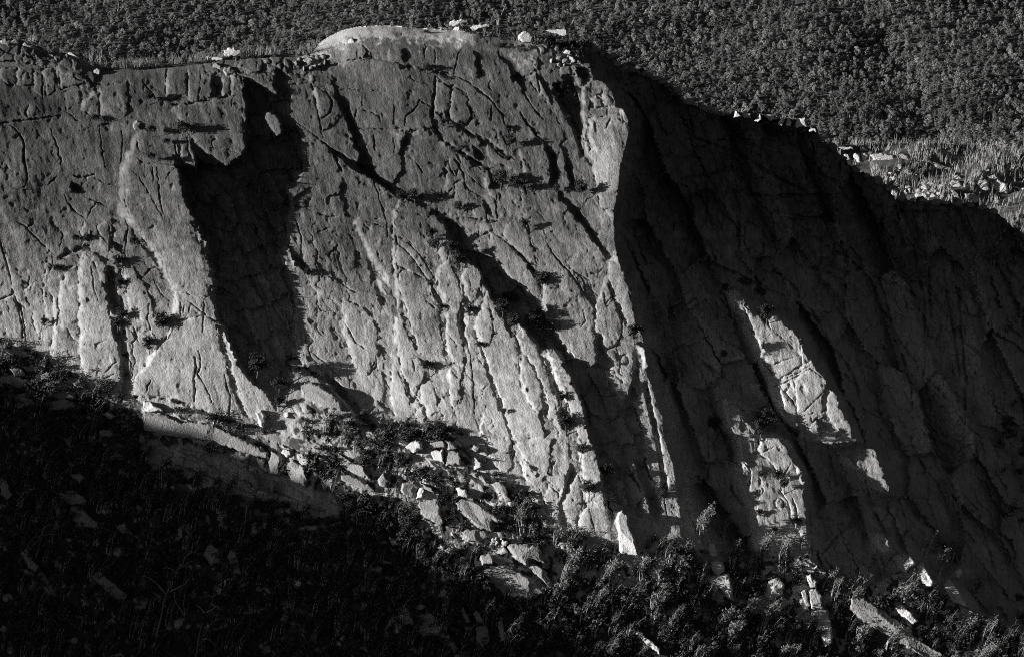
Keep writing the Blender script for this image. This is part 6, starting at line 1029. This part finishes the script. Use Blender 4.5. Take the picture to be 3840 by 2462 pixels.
def scrub_field(name, pts3, seed, hmin, hmax, label, mat, n=7, rad=.035):
    r = np.random.default_rng(seed); V = []; F = []; k = 0; L = len(pts3)
    n_all = L * n; b = np.repeat(pts3, n, 0) + r.normal(0, .55, (n_all, 3)) * np.array([1, 1, .15]); h = r.uniform(hmin, hmax, n_all)[:, None]
    d = np.stack([r.normal(.12, .2, n_all), r.normal(0, .2, n_all), np.ones(n_all)], -1); m = b + d * h * .55; d2 = d + np.stack([r.normal(.1, .2, n_all), r.normal(0, .2, n_all), np.zeros(n_all)], -1); t = m + d2 * h * .45
    w_ = rad * r.uniform(.7, 1.5, n_all)[:, None]; x1 = np.array([[1., 0, 0]]); x2 = np.array([[-.5, .87, 0]]); x3 = np.array([[-.5, -.87, 0]])
    V = np.stack([b + x1 * w_, b + x2 * w_, b + x3 * w_, m + x1 * w_ * .8, m + x2 * w_ * .8, m + x3 * w_ * .8, t], 1).reshape(-1, 3); o = np.arange(n_all)[:, None] * 7
    F = np.concatenate([o + np.array(q)[None, :] for q in ([0, 1, 4], [0, 4, 3], [1, 2, 5], [1, 5, 4], [2, 0, 3], [2, 3, 5], [3, 4, 6], [4, 5, 6], [5, 3, 6])])
    return tag(link(name, mesh_np(name, V, F), mat), label, 'scrub', kind='stuff')
M_DRY = plain_mat('dry_stems', .5, .6, .12)
u1 = np.concatenate([fr.uniform(225, 520, 170), fr.uniform(560, 745, 100), fr.uniform(1130, 1300, 40)]); sk = np.interp(u1, SKY[:, 0], SKY[:, 1])
dd = fr.uniform(-1.5, 9, len(u1)); lipd = np.array([-float(P_at(a, b + 6)) for a, b in zip(u1, sk)])
crest_p = world(u1, sk + 1.5 + 0 * dd, lipd + np.maximum(dd, 0))
scrub_field('dry_scrub', crest_p[np.sin(u1 / 9.0) + np.sin(u1 / 23.0) + fr.normal(0, .6, len(u1)) > -.6], 3, 1.4, 5.5, 'pale dry scrub along the left crest of the cliff', M_DRY, 4, .10)
u1 = fr.uniform(1890, 2470, 1700); tp = np.interp(u1, PLT[:, 0], PLT[:, 1]) + 20; v1 = tp + (fr.random(1700) ** 1.1) * 250
kp = v1 < np.interp(u1, SKY[:, 0], SKY[:, 1]) + 6; u1, v1 = u1[kp], v1[kp]
br_p = [pt('C', s) for _n, tl, s, _h, _l, _c, wh, _t in ROCKS if tl == 'C' and wh == 'plateau']
kp = np.array([not any(in_poly(p, a, b) or in_poly(p, a - 2, b - 9) or in_poly(p, a - 3, b - 19) for p in br_p) for a, b in zip(u1, v1)]); u1, v1 = u1[kp], v1[kp]
scrub_field('dry_scrub', world(u1, v1, plateau_d(u1, v1)), 4, 1.8, 6.0, 'pale burnt scrub stems covering the right plateau', M_DRY, 3, .10)
ix = fr.permutation(len(u1))[:60]
for a, b in zip(u1[ix], v1[ix]): plant(SH, 'shrub', a, b, fr.uniform(.4, .8), 'dark leafy shrub amid the pale burnt scrub of the plateau', 'shrub', 'shrubs on the right plateau', d=float(plateau_d(a, b)))
for u2 in fr.uniform(240, 740, 34):
    sk2 = float(np.interp(u2, SKY[:, 0], SKY[:, 1])); plant(SH, 'shrub', u2, sk2 + 6, fr.uniform(.3, .6), 'dark leafy shrub on the left crest among dry scrub', 'shrub', 'shrubs on the left crest')
for tl, x, y, sc, lab in [('B', 1120, 215, .75, 'dark bush right of the long crest boulder'), ('B', 600, 200, .4, 'dark bush on the dome left of the crest boulders'), ('B', 900, 185, .45, 'dark bush between the crest boulders'), ('B', 1400, 285, .95, 'dark bush in front of the biggest white boulder'), ('B', 1510, 310, .9, 'dark bush before the wide grey crest boulder'), ('B', 1720, 320, .8, 'dark bush at the right end of the crest'), ('B', 1600, 320, .7, 'dark bush beneath the thin upright stone'), ('B', 2050, 500, .5, 'dark bush on the descending shaded crest'), ('B', 1440, 240, .6, 'dark bush touching the biggest white boulder')]:
    q = pt(tl, f'{x},{y}')[0]; sk2 = float(np.interp(q[0], SKY[:, 0], SKY[:, 1])); plant(SH, 'shrub', q[0], max(q[1] + 12, sk2 + 3), sc * 2.0, lab, 'shrub', out=.4)
# two bare dead trees in the shade at lower left, tips in the sun
def bare_tree(label, tl, lines):
    q0 = pt(tl, lines[0][0])[0]; d0 = -float(P_at(q0[0], min(q0[1], 1560))) - 6
    root = thing('dead_tree', world(q0[0], q0[1], d0), label, 'dead tree'); org = np.array(root.location)
    for i, (s, r0, r1, dy) in enumerate(lines):
        p = pt(tl, s); n = len(p); c = world(p[:, 0], p[:, 1], np.full(n, d0)) + np.array([0, 1.0, 0]) * np.linspace(0 if i == 0 else dy * .2, dy, n)[:, None] - org
        o = link('trunk' if i == 0 else 'branch', mesh_np('branch', *tube(c, np.linspace(r0, r1, n) * .62, 6), True), M_BARK if i == 0 else M_DEAD, root)
bare_tree('taller bare dead tree forking widely in the lower left shade', 'G', [('1100,1400 1130,1280 1150,1170 1170,1100 1200,1040 1230,950 1270,900', .55, .22, 0), ('1170,1100 1120,1040 1080,1000 1040,975 1005,970', .24, .08, -1), ('1190,1060 1210,1040 1215,990', .2, .1, 1), ('1200,1080 1250,1055 1300,1030 1330,990', .2, .07, 1), ('1270,900 1290,880 1300,840 1340,800 1352,790', .2, .07, -1), ('1300,840 1330,815 1375,800', .1, .05, 1), ('1230,940 1210,920 1180,910 1140,912', .14, .05, -1), ('1270,900 1258,850 1262,830', .1, .04, 0), ('1260,920 1320,880 1385,865', .12, .04, 2), ('1225,1080 1235,1150 1280,1210 1300,1250', .14, .12, -1), ('1300,1250 1290,1160 1305,1070', .12, .05, 1), ('1300,1250 1330,1185', .1, .04, 0)])
bare_tree('shorter bare dead tree with two sunlit tips at lower left', 'G', [('1380,1540 1400,1400 1420,1310 1440,1240 1490,1170 1500,1110 1520,1050', .6, .2, 0), ('1520,1050 1530,1000 1565,960 1570,930', .18, .06, -1), ('1525,1050 1560,1020 1600,995 1650,980', .18, .06, -1), ('1440,1230 1400,1190 1375,1180', .2, .07, 1), ('1450,1230 1490,1210 1515,1185', .18, .06, 0), ('1495,1120 1540,1090 1580,1110', .14, .06, 1), ('1430,1340 1480,1310 1530,1270', .16, .06, -1), ('1415,1420 1470,1420 1515,1460', .16, .06, 1), ('1490,1120 1470,1110 1400,1130', .1, .04, 1)])
bare_tree('thin dead tree stem in the left shade above the tilted boulder', 'G', [('255,840 275,760 300,680 315,620 335,560 345,530', .3, .1, 0), ('302,685 350,675 410,682', .12, .05, 0), ('312,630 340,612 370,600', .1, .04, 0)])
print('plants', round(time.time() - T0, 1))
